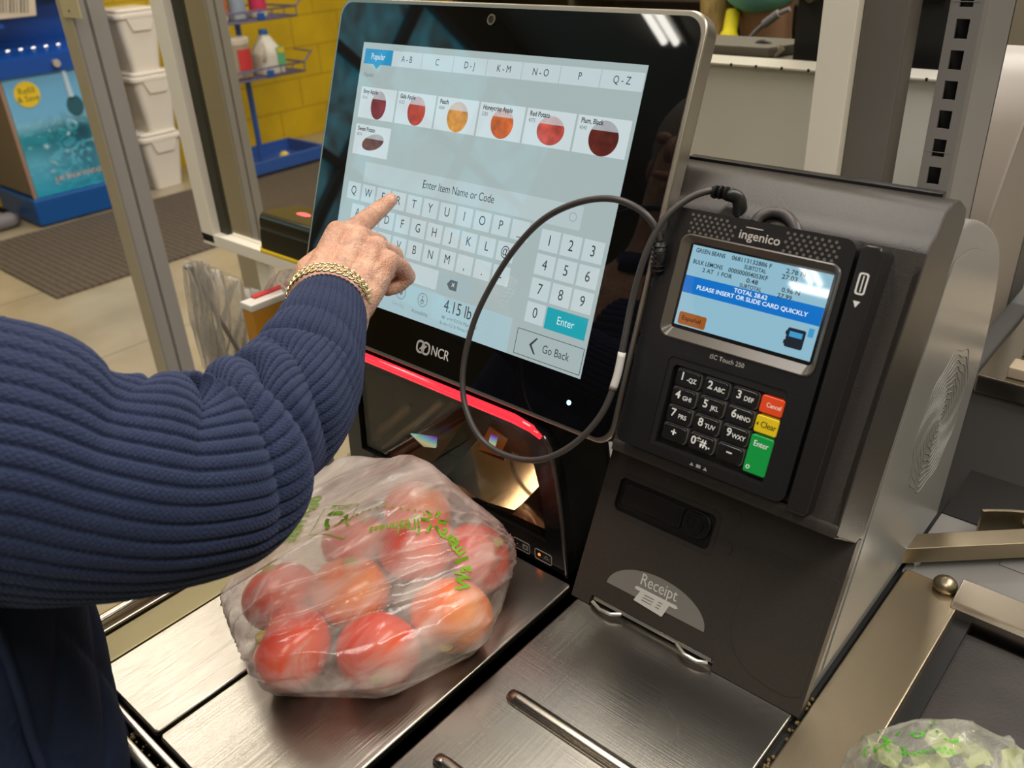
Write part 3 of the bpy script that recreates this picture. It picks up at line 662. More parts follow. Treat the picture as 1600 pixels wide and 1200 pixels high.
def panel(pts, y, tilt, mat, name):
    cx = sum(p[0] for p in pts)/len(pts); cz = sum(p[1] for p in pts)/len(pts)
    g = G(); m = Matrix.Translation((cx, y, cz)) @ Matrix.Rotation(tilt[0], 4, 'X') @ Matrix.Rotation(tilt[1], 4, 'Z')
    g.poly([(x-cx, 0, z-cz) for x, z in pts], (0, .002, 0), M_=m); return obj(name, g, mat, tw)
def pix(l, y): return [(ony(a, b, y).x, ony(a, b, y).z) for a, b in l]
panel(pix([(735, 690), (845, 735), (815, 790), (725, 765)], YT+.035), YT+.035, (-.85, .4), m_mir, 'mirror')
panel(pix([(762, 668), (790, 688), (782, 712), (752, 700)], YT+.04), YT+.04, (-.2, .1), M('amber_optic', (.75, .28, .06), .25), 'optic')
panel(pix([(852, 705), (862, 850), (800, 830)], YT+.025), YT+.027, (-.7, .2), m_mir, 'mirror')
panel(pix([(640, 700), (705, 618), (725, 640), (690, 720)], YT+.04), YT+.04, (-.3, .4), M('brown_optic', (.16, .055, .035), .2), 'optic')
g = G(); g.tube([ony(560, 735, YT+.03), ony(690, 628, YT+.03)], .004, 10); g.tube([ony(548, 715, YT+.035), ony(640, 635, YT+.035)], .006, 10); obj('inner_bar', g, m_bar, tw)
m_glint, N, L, P = new_mat('painted_rainbow_glint'); tcn = N.new('ShaderNodeTexCoord'); sp = N.new('ShaderNodeSeparateXYZ'); L.new(tcn.outputs['Generated'], sp.inputs[0]); rp = N.new('ShaderNodeValToRGB'); e = rp.color_ramp.elements  # laser reflection painted as a rainbow gradient with its own glow
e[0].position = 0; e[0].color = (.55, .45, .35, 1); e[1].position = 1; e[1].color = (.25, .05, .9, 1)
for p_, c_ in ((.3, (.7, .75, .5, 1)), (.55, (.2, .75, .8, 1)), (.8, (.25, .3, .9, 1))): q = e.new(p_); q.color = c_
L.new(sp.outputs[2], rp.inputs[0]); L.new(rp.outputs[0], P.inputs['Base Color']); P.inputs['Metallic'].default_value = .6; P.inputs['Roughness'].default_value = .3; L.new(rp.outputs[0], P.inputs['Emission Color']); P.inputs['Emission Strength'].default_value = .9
panel(pix([(641, 678), (681, 684), (680, 700), (662, 698)], YT+.02), YT+.02, (0, 0), m_glint, 'painted_laser_glint')
panel(pix([(766, 680), (776, 684), (772, 700), (763, 694)], YT+.03), YT+.03, (0, 0), m_glint, 'painted_laser_glint')
g = G(); pts = [(-.672, -.3965), (-.445, -.3965), (-.424, -.3993), (-.4135, -.4045)]
g.tube([(x, YT-.001, z) for x, z in pts], [.0044, .0044, .0036, .0022], 10); obj('light_strip', g, E('red_strip', (1., .028, .05), 1.25), tw, label='glowing red light strip')
g = G(); g.tube([(x, YT-.0005, z) for x, z in half[:5]], .0022, 8); obj('edge_trim', g, M('dark_chrome', (.10, .085, .08), .15, metal=.8), tw)
g = G()
for x in (-.4435, -.4165): g.ring(rrect(x-.0105, -.5462, x+.0105, -.5335, .0025, 4), [rrect(x-.0097, -.5454, x+.0097, -.5343, .0019, 4)], 0, .0005, TWM)
g.ring(rrect(-.4425, -.543, -.4355, -.537, .001, 3), [circ(-.439, -.540, .0017, 12)], 0, .0004, TWM); put_text(g, '›0‹', .007, -.4125, -.5395, .0003, M_=TWM); g.cyl((-.449, YT, -.54), (-.449, YT-.0004, -.54), .0008)
obj('button_outline', g, m_greyprint, tw)
g = G(); g.cyl((-.4215, YT, -.5395), (-.4215, YT-.0005, -.5395), .0015); obj('scale_led', g, E('orange_led', (1., .16, .02), 2.5), tw, label='tiny lit orange light')

# ---------------------------------------------------------------- stylus cable loop
def monw(px, py, off): return onp(px, py, MC+MN*off, MN)
cb = thing('stylus_cable', 'thin dark grey cable looping in front of the monitor to the card terminal', 'cable', (-.36, .45, -.40))
path = [(1136, 301, -.012), (1105, 299, .004), (1070, 314, .014), (1036, 345, .022), (1008, 400, .026), (988, 470, .026), (975, 535, .028), (962, 595, .03), (938, 650, .034), (895, 695, .04), (845, 718, .045), (795, 713, .045), (752, 686, .044), (727, 635, .042), (724, 575, .040), (740, 505, .038), (768, 445, .036), (805, 388, .036), (850, 342, .036), (905, 316, .036), (958, 311, .034), (1000, 328, .03), (1024, 355, .024), (1031, 378, .02)]
pp = [Vector(p) for p in catmull([monw(*q) for q in path], 8)]
m_cable = M('cable_grey', (.045, .038, .036), .42)
g = G(); g.tube(pp, .0026, 12); obj('cord', g, m_cable, cb)
i0 = 6*8+2
g = G(); g.tube(pp[i0:i0+9], .0031, 14); obj('cable_tag', g, M('tag_white', (.55, .53, .51), .5), cb, label='white wrapped cable tag')
q0, q1 = pp[i0], pp[i0+8]
g = G(); P = [monw(1031, 378, .02), monw(1030, 400, .018), monw(1026, 425, .014)]
g.tube(P, .0048, 12)
for k in range(6): c = P[0].lerp(P[2], .1+.16*k); g.tube([c+(P[2]-P[0])*-.02, c+(P[2]-P[0])*.03], .0056, 12)
obj('strain_relief', g, m_blackm, cb)
g = G(); P = [monw(1112, 299, .002), monw(1136, 303, -.006), monw(1152, 309, -.012), monw(1156, 322, -.014), monw(1155, 340, -.016)]; P = catmull(P, 4)
g.tube(P, [.0036]*4+[.0052]*(len(P)-4), 12)
for k in range(3): c = monw(1116+8*k, 299+k, .002-.002*k); g.tube([c, c+Vector((.0022, 0, -.0004))], .0050, 12)
obj('plug', g, m_blackm, cb)
cb2 = G(); P = catmull([onp(x, y, PC+PN*o, PN) for x, y, o in ((1180, 349, -.016), (1188, 338, -.018), (1205, 332, -.022), (1226, 336, -.022), (1240, 350, -.018), (1246, 366, -.016))], 6)
cb2.tube(P, .0040, 12); solo('power_cable', cb2, m_cable, 'short black cable arching out of the card terminal top edge', 'cable')

# ---------------------------------------------------------------- tomatoes in a thin produce bag
def tomato_mat(name, c1, c2):
    m, N, L, P = new_mat(name); P.inputs['Roughness'].default_value = .22; P.inputs['Subsurface Weight'].default_value = .15; P.inputs['Subsurface Radius'].default_value = (.01, .004, .002)
    tc = N.new('ShaderNodeTexCoord'); n = N.new('ShaderNodeTexNoise'); n.inputs['Scale'].default_value = 22; n.inputs['Detail'].default_value = 2; L.new(tc.outputs['Object'], n.inputs['Vector'])
    r = N.new('ShaderNodeValToRGB'); r.color_ramp.elements[0].position = .35; r.color_ramp.elements[1].position = .68; r.color_ramp.elements[0].color = (*c1, 1); r.color_ramp.elements[1].color = (*c2, 1)
    L.new(n.outputs['Fac'], r.inputs[0]); L.new(r.outputs[0], P.inputs['Base Color']); return m
m_tr = tomato_mat('tomato_red', (.74, .035, .004), (.84, .10, .006)); m_to = tomato_mat('tomato_orange', (.86, .15, .006), (.92, .30, .006))
m_stem = M('tomato_stem_scar', (.42, .34, .06), .7); m_sep = M('tomato_sepal', (.16, .25, .04), .7)
def tomato(label, c, r, axis, mat):
    t = thing('tomato', label, 'tomato', (c[0], c[1], c[2]-r), 0, 'tomatoes in the produce bag')
    A = Vector(axis).normalized().to_track_quat('Z', 'Y').to_matrix().to_4x4()
    def fn(u, v):
        th = math.pi*v; ph = 2*math.pi*u; rr = r*(1+.018*math.cos(5*ph)*math.sin(th)); z = .86*r*math.cos(th)
        if v < .25: z -= r*.13*math.exp(-(th/.33)**2)
        return Vector(c)+A.to_3x3() @ Vector((rr*math.sin(th)*math.cos(ph), rr*math.sin(th)*math.sin(ph), z))
    g = G(); g.grid(fn, 36, 22, closeu=True); bmesh.ops.remove_doubles(g.bm, verts=list(g.bm.verts), dist=1e-6); bmesh.ops.recalc_face_normals(g.bm, faces=list(g.bm.faces)); obj('flesh', g, mat, t, smooth=180)
    g = G(); m = Matrix.Translation(Vector(c)) @ A
    g.sph(m @ Vector((0, 0, r*.735)), r*.20, 8, (1, 1, .5)); obj('stem_scar', g, m_stem, t)
    return t
toms = [((690, 955), -.510, .0350, (.35, -.55, -.25), 'large orange tomato in the bag with its scar facing the deck', m_to),
        ((592, 1012), -.518, .0335, (.55, -.5, -.05), 'red tomato at the bag front showing its pale scar', m_tr),
        ((470, 1010), -.518, .0345, (-.5, -.4, .4), 'red tomato in the left front corner of the bag', m_tr),
        ((545, 935), -.505, .0345, (-.2, .3, .9), 'orange red tomato in the middle row of the bag behind the front pair', m_to),
        ((742, 872), -.515, .0330, (.4, .4, .5), 'red tomato against the right end of the bag', m_tr),
        ((655, 868), -.486, .0345, (-.1, .2, .95), 'red tomato on top of the pile under the green print', m_tr),
        ((650, 800), -.500, .0330, (.1, .5, .8), 'orange tomato at the back of the bag near the scan window', m_to),
        ((445, 935), -.515, .0335, (-.5, .1, .8), 'red tomato at the left side of the bag under the sleeve', m_tr),
        ((560, 850), -.510, .0330, (0, .4, .8), 'red tomato buried behind the middle row under milky plastic', m_tr)]
TP = []
for (px, py), z, r, ax, lb, mt in toms:
    c = onz(px, py, z); TP.append([Vector(c), r, ax, lb, mt])
for it in range(60):                                                # let them settle apart
    for i in range(len(TP)):
        for j in range(i):
            d = TP[i][0]-TP[j][0]; m = TP[i][1]+TP[j][1]-.002
            if d.length < m: k = (m-d.length)/2; d.normalize(); TP[i][0] += d*k; TP[j][0] -= d*k
        TP[i][0].z = max(TP[i][0].z, Z0+TP[i][1]*1.0+.0012)
for c, r, ax, lb, mt in TP: tomato(lb, c, r, ax, mt)

hp = []
for c, r, *_ in TP:
    for k in range(60):
        z = 1-2*(k+.5)/60; a = 2.39996*k; s = math.sqrt(1-z*z); hp.append(c+(r+.0022)*Vector((s*math.cos(a), s*math.sin(a), z)))
for px, py, z in ((500, 728, -.468), (560, 716, -.452), (640, 716, -.446), (668, 728, -.450), (735, 800, -.462), (772, 858, -.478), (776, 900, -.51), (762, 945, -.545), (705, 1030, -.5475), (560, 1082, -.5475), (445, 1082, -.5475), (392, 1042, -.5475), (362, 985, -.53), (346, 930, -.505), (420, 860, -.46), (460, 770, -.46)):
    hp.append(Vector(onz(px, py, z)))
bm = bmesh.new()
for p in hp: q = bm.verts.new(p); q.co.z = max(q.co.z, Z0+.0008)
r = bmesh.ops.convex_hull(bm, input=list(bm.verts))
bmesh.ops.delete(bm, geom=[v for v in bm.verts if not v.link_faces], context='VERTS')
def remesh(bm, vox, smooth_it, fac=.5):
    me = bpy.data.meshes.new('t'); bm.to_mesh(me); bm.free(); o = bpy.data.objects.new('t', me); COL.objects.link(o)
    m = o.modifiers.new('r', 'REMESH'); m.mode = 'VOXEL'; m.voxel_size = vox
    if smooth_it: s = o.modifiers.new('s', 'SMOOTH'); s.factor = fac; s.iterations = smooth_it
    dg = bpy.context.evaluated_depsgraph_get(); me2 = bpy.data.meshes.new_from_object(o.evaluated_get(dg), depsgraph=dg)
    b = bmesh.new(); b.from_mesh(me2); bpy.data.objects.remove(o); bpy.data.meshes.remove(me); bpy.data.meshes.remove(me2); return b
bm = remesh(bm, .0026, 3)
bm.normal_update()
CB = sum((t[0] for t in TP), Vector())/len(TP)
BAX = Vector((.45, .89, 0)).normalized()
slk = bm.verts.layers.float.new('slack')                          # how far the film stands off the fruit
for v in bm.verts:                                                  # folds drawn towards the bag mouth at the back left
    p = v.co-CB; al = p.dot(BAX); ac = p.cross(BAX).length
    a = math.atan2(p.z+.03, p.dot(Vector((BAX.y, -BAX.x, 0))))
    f1 = noise.noise(Vector((a*4.2, al*6, 3.1))); f2 = noise.noise(Vector((p.x*34, p.y*34, p.z*20+5))); f3 = noise.noise(Vector((a*17, al*22, 9.0)))
    rid = (1-abs(f1)*2)**3 if abs(f1) < .5 else 0; rid2 = (1-abs(f3)*2)**2 if abs(f3) < .5 else 0
    near = min((v.co-t[0]).length-t[1] for t in TP)
    k = max(0., min(1., (v.co.z-(Z0+.008))/.045)); v[slk] = min(1., max(0., near-.003)/.028)
    v.co += v.normal*k*(.0045*rid+.0006*rid2-.0035*max(0, f2)*min(1., max(0., near-.002)/.006))
bag = thing('produce_bag', 'clear plastic produce bag with green print full of red tomatoes', 'bag', (CB.x, CB.y, Z0))
bag_copy = bm.copy()
def bagmat(name, milk, tint=(.90, .85, .79), scale=(34, 9, 30), lo=.10, hi=.80, slack=0.):
    m, N, L, P = new_mat(name); out = N['Material Output']
    P.inputs['Base Color'].default_value = (*tint, 1); P.inputs['Roughness'].default_value = .2; P.inputs['Specular IOR Level'].default_value = .6
    tc = N.new('ShaderNodeTexCoord'); mp = N.new('ShaderNodeMapping'); mp.inputs['Rotation'].default_value = (.2, .3, .5); mp.inputs['Scale'].default_value = scale; L.new(tc.outputs['Object'], mp.inputs[0])
    n = N.new('ShaderNodeTexNoise'); n.inputs['Scale'].default_value = 1; n.inputs['Detail'].default_value = 6; n.inputs['Distortion'].default_value = 1.2; L.new(mp.outputs[0], n.inputs['Vector'])
    mr = N.new('ShaderNodeMapRange'); mr.inputs[1].default_value = .38; mr.inputs[2].default_value = .75; mr.inputs[3].default_value = lo; mr.inputs[4].default_value = hi; L.new(n.outputs['Fac'], mr.inputs[0])
    nl_ = N.new('ShaderNodeTexNoise'); nl_.inputs['Scale'].default_value = 16; nl_.inputs['Detail'].default_value = 2; L.new(tc.outputs['Object'], nl_.inputs['Vector']); ml = N.new('ShaderNodeMapRange'); ml.inputs[1].default_value = .35; ml.inputs[2].default_value = .66; ml.inputs[3].default_value = .55; ml.inputs[4].default_value = 1.1; L.new(nl_.outputs['Fac'], ml.inputs[0])
    mu = N.new('ShaderNodeMath'); mu.operation = 'MULTIPLY'; L.new(mr.outputs[0], mu.inputs[0]); L.new(ml.outputs[0], mu.inputs[1])
    if slack:
        at_ = N.new('ShaderNodeAttribute'); at_.attribute_name = 'slack'; sk = N.new('ShaderNodeMath'); sk.operation = 'MULTIPLY_ADD'; sk.inputs[1].default_value = slack; L.new(at_.outputs['Fac'], sk.inputs[0]); L.new(mu.outputs[0], sk.inputs[2]); mu = sk
    lw = N.new('ShaderNodeLayerWeight'); lw.inputs[0].default_value = .35; ad = N.new('ShaderNodeMath'); ad.operation = 'MULTIPLY_ADD'; ad.inputs[1].default_value = milk; ad.use_clamp = True
    L.new(lw.outputs['Facing'], ad.inputs[0]); L.new(mu.outputs[0], ad.inputs[2])
    b = N.new('ShaderNodeBump'); b.inputs['Strength'].default_value = .3; b.inputs['Distance'].default_value = .004; L.new(n.outputs['Fac'], b.inputs['Height']); L.new(b.outputs[0], P.inputs['Normal'])
    tl = N.new('ShaderNodeBsdfTranslucent'); tl.inputs[0].default_value = (*tint, 1); mx0 = N.new('ShaderNodeMixShader'); mx0.inputs[0].default_value = .35; L.new(P.outputs[0], mx0.inputs[1]); L.new(tl.outputs[0], mx0.inputs[2])
    t = N.new('ShaderNodeBsdfTransparent'); gl = N.new('ShaderNodeBsdfGlossy'); gl.inputs['Roughness'].default_value = .12; L.new(b.outputs[0], gl.inputs['Normal']); fr = schlick(N, L, .04)
    m1 = N.new('ShaderNodeMixShader'); L.new(fr, m1.inputs[0]); L.new(t.outputs[0], m1.inputs[1]); L.new(gl.outputs[0], m1.inputs[2])
    m2 = N.new('ShaderNodeMixShader'); L.new(ad.outputs[0], m2.inputs[0]); L.new(m1.outputs[0], m2.inputs[1]); L.new(mx0.outputs[0], m2.inputs[2]); L.new(m2.outputs[0], out.inputs[0])
    return m
m_bag = bagmat('thin_milky_plastic', .24, slack=.30)
obj('film', bm, m_bag, bag, smooth=60)
# green print laid onto the film
bag_copy.normal_update(); bvh = BVHTree.FromBMesh(bag_copy); bag_copy.free()
m_green = M('bag_green_ink', (.16, .36, .01), .5)
def print_on(parts, centre_px, zc, right, up, lift=.0012):
    """parts: list of bmesh in metres (x right, y up); dropped onto the film along the local outward normal"""
    C = Vector(onz(*centre_px, zc)); loc, nor, _, _ = bvh.find_nearest(C)
    R_ = Vector(right); R_ = (R_-nor*R_.dot(nor)).normalized(); U_ = nor.cross(R_).normalized()
    g = G()
    for b in parts:
        bmesh.ops.triangulate(b, faces=list(b.faces))
        bmesh.ops.subdivide_edges(b, edges=[e for e in b.edges if e.calc_length() > .004], cuts=1)
        for v in b.verts:
            o = loc+R_*v.co.x+U_*v.co.y+nor*.05
            h = bvh.ray_cast(o, -nor, .12)
            v.co = (h[0]+nor*lift) if h[0] is not None else loc+R_*v.co.x+U_*v.co.y+nor*lift
        g.merge(b)
    return g
def shapes2d(fn):
    g = G(); fn(g); b = g.bm; return b
def at2(b, x, y, rot=0): b.transform(Matrix.Translation((x, y, 0)) @ Matrix.Rotation(rot, 4, 'Z')); return b
right_dir = Vector(onz(640, 835, -.46))-Vector(onz(520, 825, -.46))
def dots(g):
    for k in range(17):
        a = math.radians(205-k*11.5); x, y = .036*math.cos(a)+.002, .017*math.sin(a)-.003; q = .0016 if k < 9 else .0012
        g.poly([(x+q*math.cos(t), y+q*math.sin(t), 0) for t in [i*math.pi/4 for i in range(8)]], (0, 0, .0001))
g = print_on([shapes2d(dots), at2(text_bm('freshness', .0135, 'CENTER', .85, .012), .010, -.010, math.pi+.22)], (607, 826), -.455, right_dir, None); obj('green_print', g, m_green, bag, smooth=None)
word = [at2(text_bm(ch, .0175, 'CENTER', .9, .03), .00052*dx, -.00060*dy, a) for ch, dx, dy, a in (('W', 25, 44, 1.80), ('a', 22, 25, 2.0), ('l', 15, 12, 2.3), ('m', 3, 1, 2.55), ('a', -10, -8, 2.62), ('r', -19, -14, 2.66), ('t', -26, -19, 2.7))]
def spark(g):
    for k in range(6):
        a = k*math.pi/3+.3; g.box((.0075, 0, 0), (.008, .0028, .0001), M_=Matrix.Translation((-.024, .018, 0)) @ Matrix.Rotation(a, 4, 'Z'))
word.append(shapes2d(spark))
g = print_on(word, (712, 858), -.463, right_dir, None); obj('green_print', g, m_green, bag, smooth=None)
def rec(g):
    for k in range(3):
        a = math.radians(90+120*k); m = Matrix.Rotation(a, 4, 'Z')
        arc = [(.0075*math.cos(math.radians(t)), .0075*math.sin(math.radians(t))) for t in range(-40, 41, 16)]; arc2 = [(.0045*math.cos(math.radians(t)), .0045*math.sin(math.radians(t))) for t in range(40, -41, -16)]
        g.poly([(x, y, 0) for x, y in arc+arc2], (0, 0, .0001), M_=m)
        g.poly([(.0032, .005, 0), (.009, .0045, 0), (.0045, .0088, 0)], (0, 0, .0001), M_=m)
    g.box((0, .0125, 0), (.027, .0006, .0001)); g.box((0, -.0125, 0), (.027, .0006, .0001)); g.box((-.0135, 0, 0), (.0006, .025, .0001)); g.box((.0135, 0, 0), (.0006, .025, .0001))
rb_ = shapes2d(rec); rb_.transform(Matrix.Diagonal((1.15, 1.6, 1, 1))); g = print_on([rb_, at2(text_bm('PLASTIC', .0056, 'CENTER', .9, .01), 0, .0165)], (527, 824), -.458, right_dir, None); obj('green_print', g, m_green, bag, smooth=None)
g = print_on([at2(text_bm('OPEN HERE', .015, 'CENTER', .8, .012), 0, .008, -math.pi/2)], (474, 828), -.462, right_dir, None); obj('green_print', g, m_green, bag, smooth=None)
g = print_on([at2(text_bm('HERE', .014, 'CENTER', .9, .012), 0, 0, math.pi/2+.2)], (757, 945), -.525, right_dir, None); obj('green_print', g, m_green, bag, smooth=None)

# ---------------------------------------------------------------- bag of greens on the belt at the lower right
bm = bmesh.new()
CG = Vector(onz(1470, 1215, -.51))
leaf_pts = []
for px, py, z in ((1310, 1195, -.535), (1370, 1138, -.50), (1385, 1133, -.50), (1432, 1121, -.497), (1480, 1124, -.49), (1520, 1126, -.49), (1570, 1150, -.50), (1600, 1172, -.515), (1640, 1230, -.54), (1300, 1290, -.5545), (1600, 1300, -.555), (1330, 1200, -.5545), (1450, 1160, -.5545), (1580, 1190, -.5545), (1480, 1260, -.47), (1400, 1230, -.475), (1560, 1250, -.48), (1480, 1420, -.462), (1330, 1430, -.50), (1640, 1400, -.50), (1270, 1420, -.555), (1300, 1560, -.555), (1560, 1580, -.555), (1720, 1420, -.555), (1460, 1540, -.48)):
    bm.verts.new(onz(px, py, z))
bmesh.ops.convex_hull(bm, input=list(bm.verts)); bmesh.ops.delete(bm, geom=[v for v in bm.verts if not v.link_faces], context='VERTS')
bm = remesh(bm, .0022, 4); bm.normal_update()
for v in bm.verts:
    p = v.co-CG; f1 = noise.noise(Vector((p.x*40, p.y*22, p.z*30))); f3 = noise.noise(Vector((p.x*80+4, p.y*50, p.z*80)))
    v.co += v.normal*(.0035*(1-min(1, abs(f1)*3))**2+.0006*(1-min(1, abs(f3)*3))**2-.002*max(0, f1))
    v.co.z = max(v.co.z, -.5628)
zb = min(v.co.z for v in bm.verts)
gb = thing('produce_bag', 'second clear bag holding leafy greens on the conveyor belt corner', 'bag', (CG.x, CG.y, -.5635))
cp = bm.copy(); obj('film', bm, bagmat('thin_clear_plastic', .32, (.78, .76, .70), (70, 30, 70), .10, .55), gb, smooth=60)
cp.normal_update(); bvh = BVHTree.FromBMesh(cp); cp.free()
def squig(g):
    R2 = random.Random(3)
    for k in range(9):
        x, y, a = R2.uniform(-.028, .028), R2.uniform(-.008, .012), R2.uniform(0, 6)
        pts = [(x+.006*t*math.cos(a+t*2), y+.006*t*math.sin(a+t*2), 0) for t in (0, .3, .6, .9, 1.2)]
        g.tube(pts, .0007, 4)
    for k in range(8): g.sph((R2.uniform(-.03, .02), R2.uniform(0, .02), 0), .0011, 4, (1, 1, .1))
g = print_on([shapes2d(squig), at2(text_bm('freshness', .010, 'CENTER', .8), .006, -.010, .05)], (1432, 1170), -.49, Vector(onz(1470, 1175, -.49))-Vector(onz(1390, 1170, -.49)), None); obj('green_print', g, M('bag_green_ink_bright', (.06, .40, .005), .5), gb, smooth=None)
m_leaf = M('lettuce_leaf', (.40, .46, .16), .5, var=.4, vscale=40)
g = G()
for k in range(60):
    px, py = rnd.uniform(1365, 1600), rnd.uniform(1165, 1460); c = Vector(onz(px, py, rnd.uniform(-.545, -.515))); a = rnd.uniform(0, 6.28); t = rnd.uniform(-.5, .5); s = rnd.uniform(.010, .018)
    m = Matrix.Translation(c) @ Matrix.Rotation(a, 4, 'Z') @ Matrix.Rotation(t, 4, 'X')
    g.grid(lambda u, v: m @ Vector((s*math.sin(math.pi*min(1, v+.15))*(u-.5)*1.4, s*2*(v-.5), .003*math.sin(9*v+6*u))), 6, 9)
setp(solo('leafy_greens', g, m_leaf, 'pale leafy greens bunched inside the second bag', 'greens', recalc=False), kind='stuff')

# ---------------------------------------------------------------- the shopper: right hand on the touchscreen
pe = thing('person', 'person in navy ribbed sweater and quilted vest pressing the touchscreen', 'person', (-.70, .0, -1.45))
m_skin, N, L, P = new_mat('skin'); P.inputs['Roughness'].default_value = .42; P.inputs['Subsurface Weight'].default_value = .12; P.inputs['Subsurface Radius'].default_value = (.012, .005, .003); P.inputs['Subsurface Scale'].default_value = .4
tc = N.new('ShaderNodeTexCoord'); n1 = N.new('ShaderNodeTexNoise'); n1.inputs['Scale'].default_value = 55; n1.inputs['Detail'].default_value = 5; L.new(tc.outputs['Object'], n1.inputs['Vector'])
r1 = N.new('ShaderNodeValToRGB'); r1.color_ramp.elements[0].position = .3; r1.color_ramp.elements[1].position = .72; r1.color_ramp.elements[0].color = (.48, .23, .145, 1); r1.color_ramp.elements[1].color = (.72, .42, .29, 1); L.new(n1.outputs['Fac'], r1.inputs[0])
nv = N.new('ShaderNodeTexNoise'); nv.inputs['Scale'].default_value = 26; nv.inputs['Detail'].default_value = 2; nv.inputs['Distortion'].default_value = 1.5; L.new(tc.outputs['Object'], nv.inputs['Vector']); rv = N.new('ShaderNodeValToRGB'); rv.color_ramp.elements[0].position = .47; rv.color_ramp.elements[1].position = .56; rv.color_ramp.elements[0].color = (0, 0, 0, 1); rv.color_ramp.elements[1].color = (0, 0, 0, 1); q = rv.color_ramp.elements.new(.515); q.color = (.42, .42, .42, 1); L.new(nv.outputs['Fac'], rv.inputs[0])
mv = N.new('ShaderNodeMix'); mv.data_type = 'RGBA'; L.new(rv.outputs[0], mv.inputs[0]); L.new(r1.outputs[0], mv.inputs[6]); mv.inputs[7].default_value = (.27, .15, .15, 1); L.new(mv.outputs[2], P.inputs['Base Color'])
n2 = N.new('ShaderNodeTexVoronoi'); n2.feature = 'DISTANCE_TO_EDGE'; n2.inputs['Scale'].default_value = 380; L.new(tc.outputs['Object'], n2.inputs['Vector']); n3 = N.new('ShaderNodeTexNoise'); n3.inputs['Scale'].default_value = 120; n3.inputs['Detail'].default_value = 4; L.new(tc.outputs['Object'], n3.inputs['Vector'])
ad = N.new('ShaderNodeMath'); ad.operation = 'ADD'; L.new(n2.outputs['Distance'], ad.inputs[0]); L.new(n3.outputs['Fac'], ad.inputs[1]); b = N.new('ShaderNodeBump'); b.inputs['Strength'].default_value = .6; b.inputs['Distance'].default_value = .0018; L.new(ad.outputs[0], b.inputs['Height']); L.new(b.outputs[0], P.inputs['Normal'])

# hand: overlapping tapered limbs fused into one skin
hb = G()
def limb(pts, rad, n=16):
    P_ = [Vector(p) for p in pts]
    for i in range(len(P_)-1): hb.cyl(P_[i], P_[i+1], rad[i], rad[i+1], n)
    for p, r in zip(P_, rad): hb.sph(p, r, 8)
TIP = monw(611, 312, .0075)
W1, W2, W3 = dep(482, 470, .742), dep(512, 480, .738), dep(543, 494, .742)      # across the wrist
K2, K3, K4, K5 = dep(528, 364, .790), dep(561, 372, .788), dep(588, 387, .786), dep(606, 408, .782)
limb([dep(490, 560, .70), W1, dep(505, 418, .765), K2], [.022, .0185, .0135, .0115])
limb([dep(500, 565, .69), W2, dep(535, 425, .762), K3], [.024, .0205, .0135, .0112])
limb([dep(515, 570, .70), W3, dep(565, 440, .762), K4], [.022, .0190, .0135, .0110])
limb([W3, dep(580, 452, .765), K5], [.0175, .0130, .0105])
limb([W1, dep(487, 425, .772), dep(515, 400, .795)], [.016, .0150, .0135])
# palm pad on the far side
limb([dep(520, 455, .770), dep(560, 405, .805)], [.021, .017]); limb([dep(555, 460, .772), dep(590, 420, .80)], [.018, .014]); limb([dep(500, 440, .775), dep(535, 395, .805)], [.017, .015])
# index finger straight out to the screen
i1, i2 = K2.lerp(K3, .42)+(dep(561, 352, .795)-dep(561, 358, .79))*.6, None
d_i = TIP-dep(556, 357, .800)
limb([dep(545, 366, .792), dep(556, 357, .802), dep(580, 338, .822), dep(597, 324, .835), TIP], [.0115, .0105, .0092, .0081, .0066])
# curled middle, ring and little fingers
limb([K3, dep(592, 380, .824), dep(600, 402, .838), dep(588, 420, .828)], [.0105, .0088, .0080, .0070])
limb([K4, dep(616, 398, .816), dep(622, 420, .826), dep(604, 436, .816)], [.0100, .0086, .0078, .0070])
limb([K5, dep(627, 418, .796), dep(636, 432, .806), dep(622, 446, .806), dep(606, 452, .798)], [.0096, .0084, .0083, .0074, .0066])
# thumb folded under the palm
limb([dep(487, 430, .775), dep(512, 398, .812), dep(545, 392, .832), dep(568, 398, .838)], [.0150, .0120, .0105, .0085])
# tendons on the back of the hand
def ten(a, b, r):
    pts = [Vector(a).lerp(Vector(b), t) for t in (0, .25, .5, .75, 1)]; up = -CF
    limb([p+up*(.0100+.0016*math.sin(math.pi*t)) for p, t in zip(pts, (0, .25, .5, .75, 1))], [r*.8, r, r*1.05, r*1.1, r*.9], 8)
ten(dep(505, 440, .758), K2, .0036); ten(dep(522, 445, .755), K3, .0036); ten(dep(540, 450, .755), K4, .0034); ten(dep(556, 458, .757), K5, .0032)
hand = remesh(hb.bm, .0011, 7, .5)
hand.normal_update()
for v in hand.verts:                                                # knuckle and finger creases
    for q, r in ((dep(578, 340, .815), .008), (dep(597, 324, .832), .007), (dep(556, 358, .795), .009)):
        dd = (v.co-q).length
        if dd < r*1.9: v.co -= v.normal*.0005*math.sin((v.co-q).dot(d_i.normalized())*3200)*max(0, 1-dd/(r*1.9))
    f = noise.noise(v.co*260); v.co += v.normal*.00022*f
